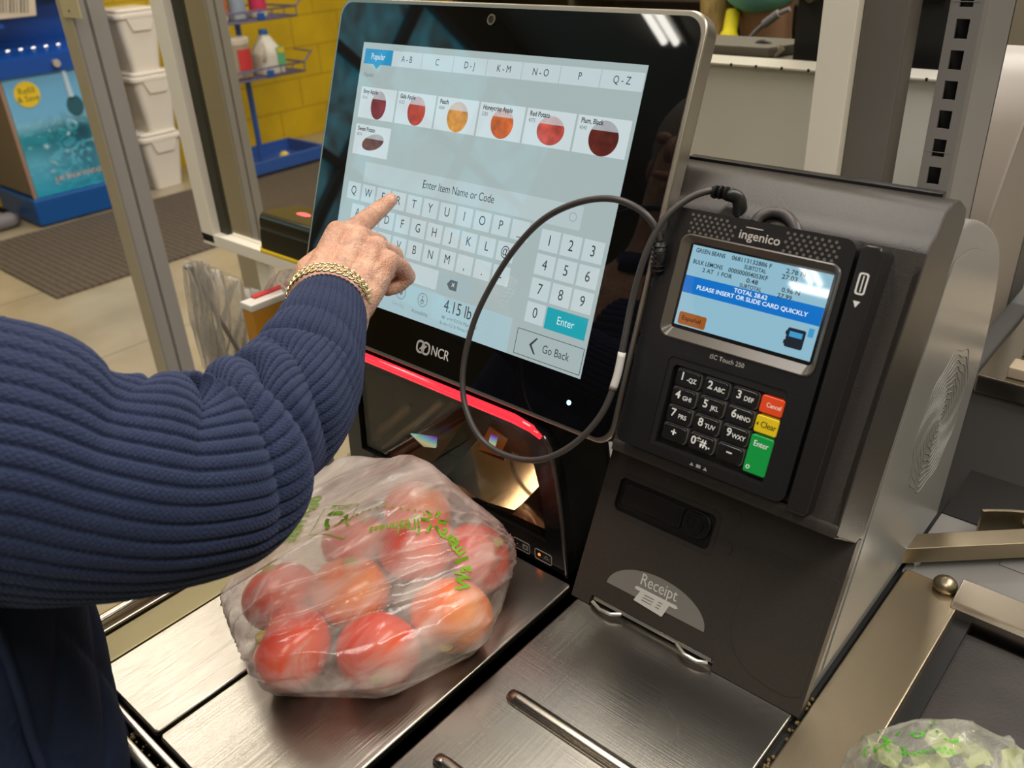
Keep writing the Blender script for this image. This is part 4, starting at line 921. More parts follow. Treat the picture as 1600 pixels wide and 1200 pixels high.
# rest of the body: torso, head, legs and the other arm as one skin
def skin_body(nodes, links, sub=1, root=0):
    me = bpy.data.meshes.new('t'); me.from_pydata([tuple(p) for p, r in nodes], links, []); o = bpy.data.objects.new('t', me); COL.objects.link(o)
    md = o.modifiers.new('s', 'SKIN'); md.use_smooth_shade = True; sd = o.modifiers.new('d', 'SUBSURF'); sd.levels = sub; sd.render_levels = sub
    for i, (p, r) in enumerate(nodes): me.skin_vertices[0].data[i].radius = (r if isinstance(r, tuple) else (r, r))
    me.skin_vertices[0].data[root].use_root = True
    dg = bpy.context.evaluated_depsgraph_get(); m2 = bpy.data.meshes.new_from_object(o.evaluated_get(dg), depsgraph=dg); b = bmesh.new(); b.from_mesh(m2)
    bpy.data.objects.remove(o); bpy.data.meshes.remove(me); bpy.data.meshes.remove(m2); return b
SH = Vector((-.53, .06, -.215)); ELB = dep(322, 742, .555)
nodes = [((-.72, -.01, -.62), (.15, .11)), ((-.72, .0, -.45), (.145, .105)), ((-.72, .0, -.28), (.16, .10)), ((-.72, -.005, -.16), (.10, .07)), ((-.715, .01, -.08), .05), ((-.712, .03, -.01), (.066, .075)), ((-.71, .03, .09), (.072, .085)), ((-.71, .02, .15), (.05, .06)),
         (tuple(SH), .055), (tuple(ELB), .038), (tuple(dep(474, 594, .675)), .027), (tuple(dep(505, 520, .722)), .026),
         ((-.87, -.01, -.22), .06), ((-.93, .0, -.45), .045), ((-.90, .14, -.50), .035), ((-.88, .20, -.49), .03),
         ((-.63, -.02, -.75), .09), ((-.63, -.01, -1.0), .065), ((-.63, -.03, -1.37), .045), ((-.63, .08, -1.41), .038),
         ((-.81, -.02, -.75), .09), ((-.81, -.01, -1.0), .065), ((-.81, -.03, -1.37), .045), ((-.81, .08, -1.41), .038)]
nodes.append((tuple(dep(400, 680, .605)), .031))
links = [(0, 1), (1, 2), (2, 3), (3, 4), (4, 5), (5, 6), (6, 7), (3, 8), (8, 9), (9, 24), (24, 10), (10, 11), (3, 12), (12, 13), (13, 14), (14, 15), (0, 16), (16, 17), (17, 18), (18, 19), (0, 20), (20, 21), (21, 22), (22, 23)]
nodes = [((p[0]+(.09 if i not in (8, 9, 10, 11, 24) else 0), p[1]+(.03 if i in (1, 2, 3, 4, 5, 6, 7) else 0), p[2]), tuple(.8*q for q in r) if i < 3 else r) for i, (p, r) in enumerate(nodes)]
bd = skin_body(nodes, links, 2)
fg = G(); fg.merge(bd); fg.merge(hand)
fc = Vector((-.621, .06, .045))                                     # face: nose, lips, eyes, ears
fg.sph(fc+Vector((0, .088, -.01)), .013, 8, (.8, 1, 1.5)); fg.sph(fc+Vector((0, .08, -.045)), .017, 8, (1.2, .5, .4))
for s in (-1, 1): fg.sph(fc+Vector((.028*s, .075, .012)), .011, 8, (1.2, .6, .8)); fg.sph(fc+Vector((.072*s, .0, .0)), .02, 8, (.4, .8, 1.3))
obj('body', fg, m_skin, pe, smooth=180)
g = G(); g.sph(fc+Vector((0, -.025, .045)), .098, 14, (.92, .98, .95)); obj('hair', g, M('grey_hair', (.35, .32, .28), .6, bump=.6, bscale=200, stretch=(1, 1, .1)), pe)
g = G(); nl = TIP.lerp(dep(597, 324, .835), .18); g.sph(nl-CF*.0056+CR*.0012, .0046, 8, (1, 1, .35), CF.to_track_quat('Z', 'Y').to_matrix().to_4x4()); obj('fingernail', g, M('nail', (.72, .38, .30), .25), pe)

# ---- sweater sleeve: a ribbed tube following the arm, bunched at the elbow
arm = [(514, 474, .744, .0325), (508, 497, .728, .0355), (494, 545, .695, .040), (476, 592, .668, .0440), (440, 640, .630, .0470), (380, 688, .592, .0500), (322, 742, .552, .0640), (250, 760, .520, .0650), (190, 762, .502, .0670), (110, 750, .485, .0715), (40, 732, .474, .0757), (-40, 728, .468, .0775), (-150, 705, .47, .083), (-260, 670, .485, .088), (-330, 640, .51, .090)]
C4 = [np.array([*dep(x, y, d), r]) for x, y, d, r in arm]
S = np.array(catmull(C4, 24)); S = S[::1]
# resample evenly along the arm
seg = np.linalg.norm(np.diff(S[:, :3], axis=0), axis=1); sl = np.concatenate([[0], np.cumsum(seg)]); NR = 420
t_ = np.linspace(0, sl[-1], NR); S = np.stack([np.interp(t_, sl, S[:, k]) for k in range(4)], 1)
C_, R_ = S[:, :3], S[:, 3]
for _ in range(6): C_[1:-1] = .25*C_[:-2]+.5*C_[1:-1]+.25*C_[2:]
T_ = np.gradient(C_, axis=0); T_ /= np.linalg.norm(T_, axis=1)[:, None]
fwd = np.array(-CF); NF = []
n_ = fwd-T_[0]*(fwd@T_[0]); n_ /= np.linalg.norm(n_)
for k in range(NR): n_ = n_-T_[k]*(n_@T_[k]); n_ /= np.linalg.norm(n_); NF.append(n_.copy())
NF = np.array(NF); BF = np.cross(T_, NF)
s_elb = float(t_[np.argmin(np.linalg.norm(C_-np.array(dep(390, 712, .572)), axis=1))])
inner = np.array(dep(300, 560, .56))                                 # inside of the bend
NT = 420; NRIB = 42; th = np.arange(NT)/NT*2*np.pi
V = np.zeros((NR, NT, 3)); UVs = np.zeros((NR, NT, 2))
for i in range(NR):
    s = t_[i]; ds = s-s_elb
    iv = inner-C_[i]; iv -= T_[i]*(iv@T_[i]); iv /= np.linalg.norm(iv)+1e-9
    phi0 = math.atan2(iv@BF[i], iv@NF[i]); rel = np.angle(np.exp(1j*(th-phi0)))
    cinn = np.maximum(0, np.cos(rel*.62))
    # ribs wander slightly along the arm
    wob = .10*np.sin(9*s+2*np.sin(th))+.06*math.sin(31*s)
    x = np.abs(((NRIB*(th/(2*np.pi))+NRIB*wob/(2*np.pi)) % 1)-.5)*2
    amp = .0012+.0017*min(1., max(0., (s-.04)/.16))
    rib = amp*(np.clip(1.15-x**2.6*1.15, 0, 1)-.75)
    # folds: rolls of cloth gathered on the inside of the elbow, and drag folds along the forearm
    win = math.exp(-((ds-.002)/.066)**2)
    ph = (ds+.020*rel+.012*np.sin(2*rel+1.0))/.041+.15
    roll = np.abs(np.sin(np.pi*ph))**.65
    fold = .0270*win*(roll-.62)*cinn**1.2
    w2 = math.exp(-((ds+.115)/.05)**2)
    fold += .0045*w2*(np.abs(np.sin(np.pi*(s/.034+.35*np.sin(th+.6))))**.8-.5)*(np.cos(rel-.3)*.5+.5)
    w3 = math.exp(-((ds-.12)/.06)**2)
    fold += .007*w3*np.sin(2*np.pi*(s/.085+.10*rel))*cinn
    fold += .003*np.sin(14*s+1.5*np.cos(th*2))*min(1, s/.08)
    cuff = -.0022*math.exp(-(s/.010)**2)
    r = R_[i]+rib+fold+cuff
    V[i] = C_[i]+r[:, None]*(np.cos(th)[:, None]*NF[i]+np.sin(th)[:, None]*BF[i])
    UVs[i, :, 0] = (th/(2*np.pi)+wob/(2*np.pi))*NRIB; UVs[i, :, 1] = s/.0030
bm = bmesh.new(); uvl = bm.loops.layers.uv.new('knit')
BV_ = [[bm.verts.new(V[i, j]) for j in range(NT)] for i in range(NR)]
for i in range(NR-1):
    for j in range(NT):
        j2 = (j+1) % NT; f = bm.faces.new((BV_[i][j], BV_[i][j2], BV_[i+1][j2], BV_[i+1][j]))
        for lp, (a_, b_) in zip(f.loops, ((i, j), (i, j2), (i+1, j2), (i+1, j))):
            u = UVs[a_, b_, 0]+(NRIB if (j2 == 0 and b_ == 0) else 0); lp[uvl].uv = (u, UVs[a_, b_, 1])
# cuff turns in at the wrist
c0 = C_[0]; inn = [bm.verts.new(c0+(V[0, j]-c0)*.80+T_[0]*.004) for j in range(NT)]
for j in range(NT): bm.faces.new((inn[j], inn[(j+1) % NT], BV_[0][(j+1) % NT], BV_[0][j]))
m_knit, N, L, P = new_mat('navy_rib_knit'); P.inputs['Roughness'].default_value = .85; P.inputs['Sheen Weight'].default_value = .25; P.inputs['Sheen Roughness'].default_value = .45; P.inputs['Sheen Tint'].default_value = (.35, .42, .75, 1); P.inputs['Specular IOR Level'].default_value = .2
uvn = N.new('ShaderNodeUVMap'); uvn.uv_map = 'knit'; sx = N.new('ShaderNodeSeparateXYZ'); L.new(uvn.outputs[0], sx.inputs[0])
def mth(op, a=None, b=None, va=0., vb=0.):
    q = N.new('ShaderNodeMath'); q.operation = op; q.inputs[0].default_value = va; q.inputs[1].default_value = vb
    if a is not None: L.new(a, q.inputs[0])
    if b is not None: L.new(b, q.inputs[1])
    return q.outputs[0]
fx = mth('FRACT', mth('MULTIPLY', sx.outputs[0], None, vb=3.0)); tri = mth('ABSOLUTE', mth('SUBTRACT', fx, None, vb=.5))   # three stitch columns per rib
vv = mth('ADD', sx.outputs[1], mth('MULTIPLY', tri, None, vb=1.1)); st = mth('SINE', mth('MULTIPLY', vv, None, vb=6.2832*1.25))
hgt = mth('ADD', mth('MULTIPLY', st, None, vb=.5), mth('MULTIPLY', mth('SUBTRACT', None, tri, va=.5), None, vb=1.3))
nz = N.new('ShaderNodeTexNoise'); nz.inputs['Scale'].default_value = 900; nz.inputs['Detail'].default_value = 4; tcn = N.new('ShaderNodeTexCoord'); L.new(tcn.outputs['Object'], nz.inputs['Vector'])
hh = mth('ADD', hgt, mth('MULTIPLY', nz.outputs['Fac'], None, vb=1.2)); bp = N.new('ShaderNodeBump'); bp.inputs['Strength'].default_value = .6; bp.inputs['Distance'].default_value = .0008; L.new(hh, bp.inputs['Height']); L.new(bp.outputs[0], P.inputs['Normal'])
rp = N.new('ShaderNodeValToRGB'); rp.color_ramp.elements[0].color = (.010, .0155, .041, 1); rp.color_ramp.elements[1].color = (.026, .037, .088, 1); rp.color_ramp.elements[0].position = .3; rp.color_ramp.elements[1].position = .75; L.new(nz.outputs['Fac'], rp.inputs[0]); L.new(rp.outputs[0], P.inputs['Base Color'])
obj('sweater_sleeve', bm, m_knit, pe, smooth=180, label='navy ribbed knit sleeve bunched at the elbow', recalc=True)

# ---- quilted vest, sweater front, trousers, shoes
m_vest, N, L, P = new_mat('navy_quilted_nylon'); P.inputs['Base Color'].default_value = (.016, .023, .048, 1); P.inputs['Roughness'].default_value = .8; P.inputs['Specular IOR Level'].default_value = .06
n1 = N.new('ShaderNodeTexNoise'); n1.inputs['Scale'].default_value = 24; n1.inputs['Detail'].default_value = 4; n1.inputs['Distortion'].default_value = .8; tcn = N.new('ShaderNodeTexCoord'); L.new(tcn.outputs['Object'], n1.inputs['Vector']); bp = N.new('ShaderNodeBump'); bp.inputs['Strength'].default_value = .3; bp.inputs['Distance'].default_value = .008; L.new(n1.outputs['Fac'], bp.inputs['Height']); L.new(bp.outputs[0], P.inputs['Normal'])
def vest(u, v):
    a = 2*math.pi*u; z = -.66+.40*v
    k = 1+.07*math.cos((v-.2)*3.0)-.10*max(0, v-.78)/.22
    yc = .036+.04*(v-.45)
    q = .0055*(abs(math.sin(11*a/2+9*v))*abs(math.sin(11*a/2-9*v)))**.5 if v < .97 else 0
    rx, ry = .146*k+q, .106*k+q
    return Vector((-.62+rx*math.cos(a), yc+ry*math.sin(a), z))
g = G(); g.grid(vest, 220, 150, closeu=True); obj('quilted_vest', g, m_vest, pe, smooth=180, label='dark navy quilted vest')
g = G(); z_ = [vest(.03, v)+Vector((.004, .001, 0)) for v in np.linspace(.02, .9, 30)]; g.tube(z_, .0032, 8); obj('vest_piping', g, m_vest, pe)
g = G()
for sx_ in (-1, 1): g.tube([(-.63+.075*sx_, -.02, -.62), (-.63+.09*sx_, -.02, -.75), (-.63+.09*sx_, -.01, -1.0), (-.63+.09*sx_, -.03, -1.38)], [.10, .098, .085, .075], 24)
obj('trousers', g, M('dark_trousers', (.012, .013, .018), .8), pe)
g = G()
for sx_ in (-1, 1): g.sph((-.63+.09*sx_, .03, -1.405), .05, 10, (.95, 2.2, .88))
obj('shoes', g, M('dark_shoes', (.02, .018, .016), .5), pe)
# left sleeve, mostly out of view
g = G(); g.tube(catmull([(-.71, .01, -.20), (-.785, .0, -.25), (-.835, .0, -.42), (-.825, .1, -.495), (-.795, .19, -.492)], 8), .058, 24); g.tube(catmull([(-.63, .04, -.10), (-.63, .04, -.13)], 2), .062, 24); obj('sweater_sleeve', g, m_knit, pe)

# ---- gold bracelet: rows of curled links round the cuff
m_gold = M('bracelet_gold', (.80, .68, .40), .16, metal=1)
g = G(); s0 = .004; c = C_[0]-T_[0]*.0034; nb = 40; rb = R_[0]+.0026
for j in range(nb):
    a = 2*math.pi*j/nb
    for row in (-1, 1):
        aa = a+(math.pi/nb if row > 0 else 0); rad = math.cos(aa)*NF[0]+math.sin(aa)*BF[0]; tan = -math.sin(aa)*NF[0]+math.cos(aa)*BF[0]
        p = c+rb*rad+T_[0]*.0026*row
        loop = [p+tan*.0034*math.cos(q)+T_[0]*.0030*math.sin(q)*(1 if row > 0 else -1)+rad*.0007*math.cos(2*q+row) for q in np.linspace(.5, 5.6, 12)]
        g.tube(loop, .00095, 6)
obj('bracelet', g, m_gold, pe, label='gold curled-link chain bracelet')

# ---------------------------------------------------------------- room shell
def tiled(name, c1, c2, mortar, w, h, ms, rough, axes, off=0.5, bump=.2):
    m, N, L, P = new_mat(name); tc = N.new('ShaderNodeTexCoord'); sp = N.new('ShaderNodeSeparateXYZ'); L.new(tc.outputs['Object'], sp.inputs[0]); cb_ = N.new('ShaderNodeCombineXYZ')
    L.new(sp.outputs[axes[0]], cb_.inputs[0]); L.new(sp.outputs[axes[1]], cb_.inputs[1])
    bt = N.new('ShaderNodeTexBrick'); bt.offset = off; bt.inputs['Scale'].default_value = 1; bt.inputs['Brick Width'].default_value = w; bt.inputs['Row Height'].default_value = h; bt.inputs['Mortar Size'].default_value = ms; bt.inputs['Color1'].default_value = (*c1, 1); bt.inputs['Color2'].default_value = (*c2, 1); bt.inputs['Mortar'].default_value = (*mortar, 1)
    L.new(cb_.outputs[0], bt.inputs['Vector']); n = N.new('ShaderNodeTexNoise'); n.inputs['Scale'].default_value = 3.5; n.inputs['Detail'].default_value = 6; L.new(tc.outputs['Object'], n.inputs['Vector'])
    mx = N.new('ShaderNodeMix'); mx.data_type = 'RGBA'; mx.blend_type = 'MULTIPLY'; mx.inputs[0].default_value = .6; r = N.new('ShaderNodeValToRGB'); r.color_ramp.elements[0].color = (.62, .6, .55, 1); r.color_ramp.elements[1].color = (1, 1, 1, 1); r.color_ramp.elements[0].position = .3; r.color_ramp.elements[1].position = .65
    L.new(n.outputs['Fac'], r.inputs[0]); L.new(bt.outputs['Color'], mx.inputs[6]); L.new(r.outputs[0], mx.inputs[7]); L.new(mx.outputs[2], P.inputs['Base Color']); P.inputs['Roughness'].default_value = rough
    b = N.new('ShaderNodeBump'); b.invert = True; b.inputs['Strength'].default_value = bump; b.inputs['Distance'].default_value = .004; L.new(bt.outputs['Fac'], b.inputs['Height']); L.new(b.outputs[0], P.inputs['Normal']); return m
g = G(); g.box2((-6, -9.5, -1.5), (5, 8, -1.45)); struct('floor', g, tiled('polished_floor', (.38, .32, .22), (.35, .295, .20), (.20, .17, .12), .9, .9, .004, .25, (0, 1), 0))
g = G(); g.box2((-5.75, -.9, -1.45), (-5.62, 8, 3.1)); struct('wall_left', g, tiled('yellow_block_wall', (.64, .43, .006), (.61, .41, .006), (.44, .29, .006), .42, .21, .006, .55, (1, 2)))
g = G(); g.box2((-5.75, -9.5, -1.45), (-5.62, -5.6, 3.1)); g.box2((-5.75, -5.6, -1.45), (-5.62, -.9, .35)); g.box2((-5.75, -5.6, 2.7), (-5.62, -.9, 3.1)); struct('wall_entrance', g, M('olive_wall', (.20, .15, .04), .7))
m_sky, N, L, P = new_mat('daylight_through_trees'); tc = N.new('ShaderNodeTexCoord'); n = N.new('ShaderNodeTexNoise'); n.inputs['Scale'].default_value = 2.2; n.inputs['Detail'].default_value = 7; n.inputs['Distortion'].default_value = 1.5; L.new(tc.outputs['Object'], n.inputs['Vector']); r = N.new('ShaderNodeValToRGB')
r.color_ramp.elements[0].position = .40; r.color_ramp.elements[1].position = .62; r.color_ramp.elements[0].color = (.02, .08, .10, 1); r.color_ramp.elements[1].color = (.05, .50, .66, 1); L.new(n.outputs['Fac'], r.inputs[0]); L.new(r.outputs[0], P.inputs['Emission Color']); P.inputs['Emission Strength'].default_value = 2.4
g = G(); g.box2((-5.72, -5.6, .35), (-5.70, -.9, 2.7)); struct('window_1', g, m_sky)
g = G()
for y in (-5.55, -4.4, -3.25, -2.1, -.95): g.box2((-5.68, y-.04, .35), (-5.60, y+.04, 2.7))
for z in (.38, 1.1, 1.85, 2.66): g.box2((-5.675, -5.6, z-.035), (-5.605, -.9, z+.035))
struct('trim_1', g, M('window_bars', (.25, .22, .19), .5))
g = G(); g.box2((-5.75, 7.6, -1.45), (5, 7.7, 3.1)); struct('wall_back', g, M('brown_wall', (.16, .135, .10), .8))
g = G(); g.box2((4.2, -9.5, -1.45), (4.3, 7.6, .35)); g.box2((4.2, -9.5, 1.0), (4.3, 7.6, 3.1)); struct('wall_right', g, M('beige_wall', (.36, .30, .23), .8))
g = G(); g.box2((4.15, -9.5, .0), (4.25, 7.6, 1.3)); struct('trim_2', g, M('green_wall_band', (.10, .26, .045), .6))
g = G(); g.box2((-5.75, -9.6, -1.45), (4.3, -9.5, 3.1)); struct('wall_front', g, M('dark_wall', (.07, .06, .05), .8))
g = G(); g.box2((-5.75, -9.6, 3.05), (4.3, 7.7, 3.15)); struct('ceiling', g, M('ceiling_tan', (.60, .55, .48), .8))
# twin tube lamps
m_tube = E('fluorescent_tube', (1., .95, .86), 22)
lamps = [((-3.87, -3.62, 3.0), 1.2, 'Y', 'twin tube ceiling lamp over the entrance, mirrored in the corner of the monitor'), ((-3.50, -7.70, 3.0), .55, 'Y', 'twin tube ceiling lamp far behind the shopper, mirrored in the terminal screen'), ((-3.60, -8.20, 3.0), .5, 'X', 'crosswise twin tube ceiling lamp next to the far one behind the shopper'), ((-4.2, 1.5, 3.0), 1.4, 'Y', 'twin tube ceiling lamp above the floor mat'), ((-1.3, 3.5, 3.0), 1.2, 'Y', 'twin tube ceiling lamp above the staffed register')]
for (x, y, z), ln, ax, lb in lamps:
    t = thing('ceiling_lamp', lb, 'lamp', (x, y, z), {'Y': 0, 'X': math.pi/2}[ax], 'twin tube ceiling lamps'); wm = WM[t]; loc = Matrix.Translation((0, 0, -H)) @ wm
    g = G(); g.box((0, 0, .035), (.26, ln+.1, .03), .004, M_=loc); obj('housing', g, m_white, t)
    for s in (-1, 1):
        g = G(); g.cyl((s*.055, -ln/2, 0), (s*.055, ln/2, 0), .026, n=12); bmesh.ops.transform(g.bm, matrix=loc, verts=g.bm.verts); obj('tube', g, m_tube, t)
        g = G(); g.box((s*.055, -ln/2-.01, .012), (.05, .02, .05), M_=loc); g.box((s*.055, ln/2+.01, .012), (.05, .02, .05), M_=loc); obj('socket', g, m_white, t)

# ---------------------------------------------------------------- floor mat, water dispenser, buckets
m_mat, N, L, P = new_mat('brown_ribbed_mat'); tc = N.new('ShaderNodeTexCoord'); wv = N.new('ShaderNodeTexWave'); wv.bands_direction = 'Y'; wv.inputs['Scale'].default_value = 9; wv.inputs['Distortion'].default_value = 2.5; wv.inputs['Detail Scale'].default_value = 6; L.new(tc.outputs['Object'], wv.inputs['Vector']); r = N.new('ShaderNodeValToRGB'); r.color_ramp.elements[0].color = (.055, .04, .028, 1); r.color_ramp.elements[1].color = (.105, .08, .058, 1); L.new(wv.outputs['Fac'], r.inputs[0]); L.new(r.outputs[0], P.inputs['Base Color']); P.inputs['Roughness'].default_value = .95
g = G(); g.box2((-5.03, 1.315, -1.45), (-3.95, 4.3, -1.438), .004); solo('floor_mat', g, m_mat, 'brown ribbed entrance mat lying on the floor before the yellow wall', 'mat')

wd = thing('water_dispenser', 'tall blue water refill dispenser with splash poster against the yellow wall', 'water dispenser', (-5.35, 2.0, -1.45))
m_blue = M('dispenser_blue', (.005, .062, .32), .35); m_bluel = M('dispenser_base_blue', (.006, .075, .28), .4)
XF = -5.1
g = G(); g.box2((-5.6, 1.74, -1.28), (XF-.01, 2.30, -.62), .01); obj('side_panel', g, M('dispenser_side_grey', (.13, .115, .125), .5), wd, label='plain grey side')
g = G(); g.box2((-5.6, 1.725, -1.445), (XF+.02, 2.32, -1.29), .02); obj('base', g, m_bluel, wd)
g = G(); g.poly([(XF+.02, 1.73, -.66), (XF+.02, 1.73, -.57), (XF-.03, 1.73, -.545), (XF-.22, 1.73, -.52), (XF-.20, 1.73, -.30), (XF-.02, 1.73, -.26), (XF-.02, 1.73, .35), (-5.6, 1.73, .35), (-5.6, 1.73, -.66)], (0, .58, 0), bev=.008); obj('upper_body', g, m_blue, wd)
g = G()
for k in range(8): g.cyl((XF-.05, 1.78+.066*k, -.540), (XF-.05, 1.80+.066*k, -.538), .008, n=8)
obj('drip_grate', g, M('grate_chrome', (.6, .6, .62), .25, metal=.8), wd)
g = G(); g.cyl((XF+.015, 2.05, -.618), (XF+.045, 2.05, -.618), .020, n=16); obj('lock_button', g, M('button_chrome', (.65, .62, .58), .25, metal=.7), wd)
m_post, N, L, P = new_mat('splash_poster'); tc = N.new('ShaderNodeTexCoord'); mp = N.new('ShaderNodeMapping'); mp.inputs['Scale'].default_value = (1, 6, 9); L.new(tc.outputs['Object'], mp.inputs[0]); n = N.new('ShaderNodeTexNoise'); n.inputs['Scale'].default_value = 1.3; n.inputs['Detail'].default_value = 5; n.inputs['Distortion'].default_value = 2.2; L.new(mp.outputs[0], n.inputs['Vector'])
sp = N.new('ShaderNodeSeparateXYZ'); L.new(tc.outputs['Generated'], sp.inputs[0]); gr = N.new('ShaderNodeValToRGB'); e = gr.color_ramp.elements; e[0].position = 0; e[0].color = (.02, .33, .50, 1); e[1].position = 1; e[1].color = (.13, .36, .60, 1)
for p_, c_ in ((.30, (.10, .42, .60, 1)), (.44, (.015, .24, .33, 1)), (.50, (.012, .28, .38, 1)), (.60, (.20, .48, .66, 1)), (.64, (.15, .42, .66, 1))): q = e.new(p_); q.color = c_
L.new(sp.outputs[2], gr.inputs[0]); th_ = N.new('ShaderNodeValToRGB'); th_.color_ramp.elements[0].position = .44; th_.color_ramp.elements[1].position = .52; th_.color_ramp.elements[0].color = (0, 0, 0, 1); L.new(n.outputs['Fac'], th_.inputs[0])
# the splash fills the lower two thirds of the picture, thickest down its middle
band = N.new('ShaderNodeValToRGB'); be = band.color_ramp.elements; be[0].position = .02; be[0].color = (.4, .4, .4, 1); be[1].position = .68; be[1].color = (0, 0, 0, 1); q = be.new(.5); q.color = (1, 1, 1, 1); L.new(sp.outputs[2], band.inputs[0])
mid = N.new('ShaderNodeValToRGB'); me_ = mid.color_ramp.elements; me_[0].position = .1; me_[0].color = (.15, .15, .15, 1); me_[1].position = .95; me_[1].color = (.3, .3, .3, 1); q = me_.new(.62); q.color = (1, 1, 1, 1); L.new(sp.outputs[1], mid.inputs[0])
m1 = N.new('ShaderNodeMath'); m1.operation = 'MULTIPLY'; L.new(th_.outputs[0], m1.inputs[0]); L.new(band.outputs[0], m1.inputs[1]); m2 = N.new('ShaderNodeMath'); m2.operation = 'MULTIPLY'; L.new(m1.outputs[0], m2.inputs[0]); L.new(mid.outputs[0], m2.inputs[1])
mx = N.new('ShaderNodeMix'); mx.data_type = 'RGBA'; L.new(m2.outputs[0], mx.inputs[0]); L.new(gr.outputs[0], mx.inputs[6]); mx.inputs[7].default_value = (.004, .06, .10, 1)
nh = N.new('ShaderNodeTexNoise'); nh.inputs['Scale'].default_value = 2.6; nh.inputs['Detail'].default_value = 4; L.new(mp.outputs[0], nh.inputs['Vector']); hr = N.new('ShaderNodeValToRGB'); hr.color_ramp.elements[0].position = .62; hr.color_ramp.elements[1].position = .70; hr.color_ramp.elements[0].color = (0, 0, 0, 1); L.new(nh.outputs['Fac'], hr.inputs[0]); m3 = N.new('ShaderNodeMath'); m3.operation = 'MULTIPLY'; L.new(hr.outputs[0], m3.inputs[0]); L.new(band.outputs[0], m3.inputs[1])
mxh = N.new('ShaderNodeMix'); mxh.data_type = 'RGBA'; L.new(m3.outputs[0], mxh.inputs[0]); L.new(mx.outputs[2], mxh.inputs[6]); mxh.inputs[7].default_value = (.5, .68, .75, 1); L.new(mxh.outputs[2], P.inputs['Base Color']); P.inputs['Roughness'].default_value = .3
g = G(); g.box2((XF-.012, 1.762, -1.29), (XF+.004, 2.30, -.652), .003); po = obj('poster', g, m_post, wd, label='blue poster of splashing water')
g = G(); g.box2((XF-.012, 1.742, -1.30), (XF+.002, 1.761, -.65), .002); obj('poster_edge', g, M('copper_edge', (.30, .19, .14), .5), wd)
def facing_x(y, z, x): return Matrix(((0, 0, 1, x), (1, 0, 0, y), (0, 1, 0, z), (0, 0, 0, 1)))
g = G(); g.poly([(XF+.005, 1.868+.066*math.cos(a), -.752+.066*math.sin(a)) for a in np.linspace(0, 2*math.pi, 32, endpoint=False)], (.002, 0, 0)); bd_ = obj('round_badge', g, M('badge_yellow', (.72, .50, .02), .45), wd, label='round yellow badge')
g = G(); put_text(g, 'Refill', .045, 0, .018, 0, M_=facing_x(1.868, -.752, XF+.008)); put_text(g, '& Save', .042, 0, -.022, 0, M_=facing_x(1.868, -.752, XF+.008)); obj('badge_text', g, M('badge_ink', (.10, .12, .02), .6), bd_, smooth=None)
g = G()
for dx in (0, .003): put_text(g, 'primowater.com', .062, 2.115-1.9+dx, 0, 0, wide=1.12, M_=facing_x(1.9, -1.205, XF+.0065))
obj('poster_text', g, M('poster_white', (.75, .68, .66), .5), po, smooth=None)
g = G(); g.cyl((XF+.001, 2.085, -.655), (XF+.001, 2.09, -.80), .014, .018, n=10); obj('printed_stream', g, M('stream_pale', (.45, .60, .72), .3), po); g = G(); g.sph((XF+.003, 2.10, -.85), .05, 10, (.06, 1, 1.2)); obj('printed_droplet', g, M('droplet_dark', (.02, .10, .14), .2), po)
sg = thing('price_sign', 'cream card with barcode lines clipped above the water dispenser ledge', 'sign', (-5.0, 1.78, -.42))
g = G(); P4 = [onx(x, y, XF+.05) for x, y in ((-40, -45), (50, -45), (56, 24), (-40, 34))]; g.poly(P4, (.006, 0, 0)); obj('card', g, M('cream_card', (.55, .47, .36), .6), sg)
g = G()
for k in range(9):
    x = -3+5.6*k; P4 = [onx(a_, b_, XF+.0585) for a_, b_ in ((x, -30), (x+2.6-(k % 3)*.7, -30), (x+3.6-(k % 3)*.7, 20), (x+1, 20))]; g.poly(P4, (.001, 0, 0))
obj('barcode', g, M('barcode_ink', (.10, .09, .09), .6), sg)
g = G(); g.box2((-5.19, 1.80, -.42), (XF+.05, 1.84, -.40)); obj('clip', g, m_blue, sg)
# flex hose and grey bumper on the floor at the far left
g = G(); g.tube(catmull([(-5.45, 1.35, -1.18), (-5.40, 1.48, -1.24), (-5.35, 1.60, -1.33), (-5.38, 1.70, -1.42)], 8), .016, 10); g.tube(catmull([(-5.5, 1.40, -1.25), (-5.45, 1.50, -1.34), (-5.42, 1.56, -1.43)], 8), .012, 10); solo('hose', g, m_blackm, 'black hoses drooping to the floor left of the water dispenser', 'hose')
g = G(); g.tube([(-5.25, 1.0, -1.405), (-5.25, 1.64, -1.405), (-5.26, 1.68, -1.41)], [.045, .045, .03], 16); solo('wheel_stop', g, M('bumper_grey', (.17, .16, .17), .6), 'grey rounded bumper lying beside the water dispenser base', 'bumper')

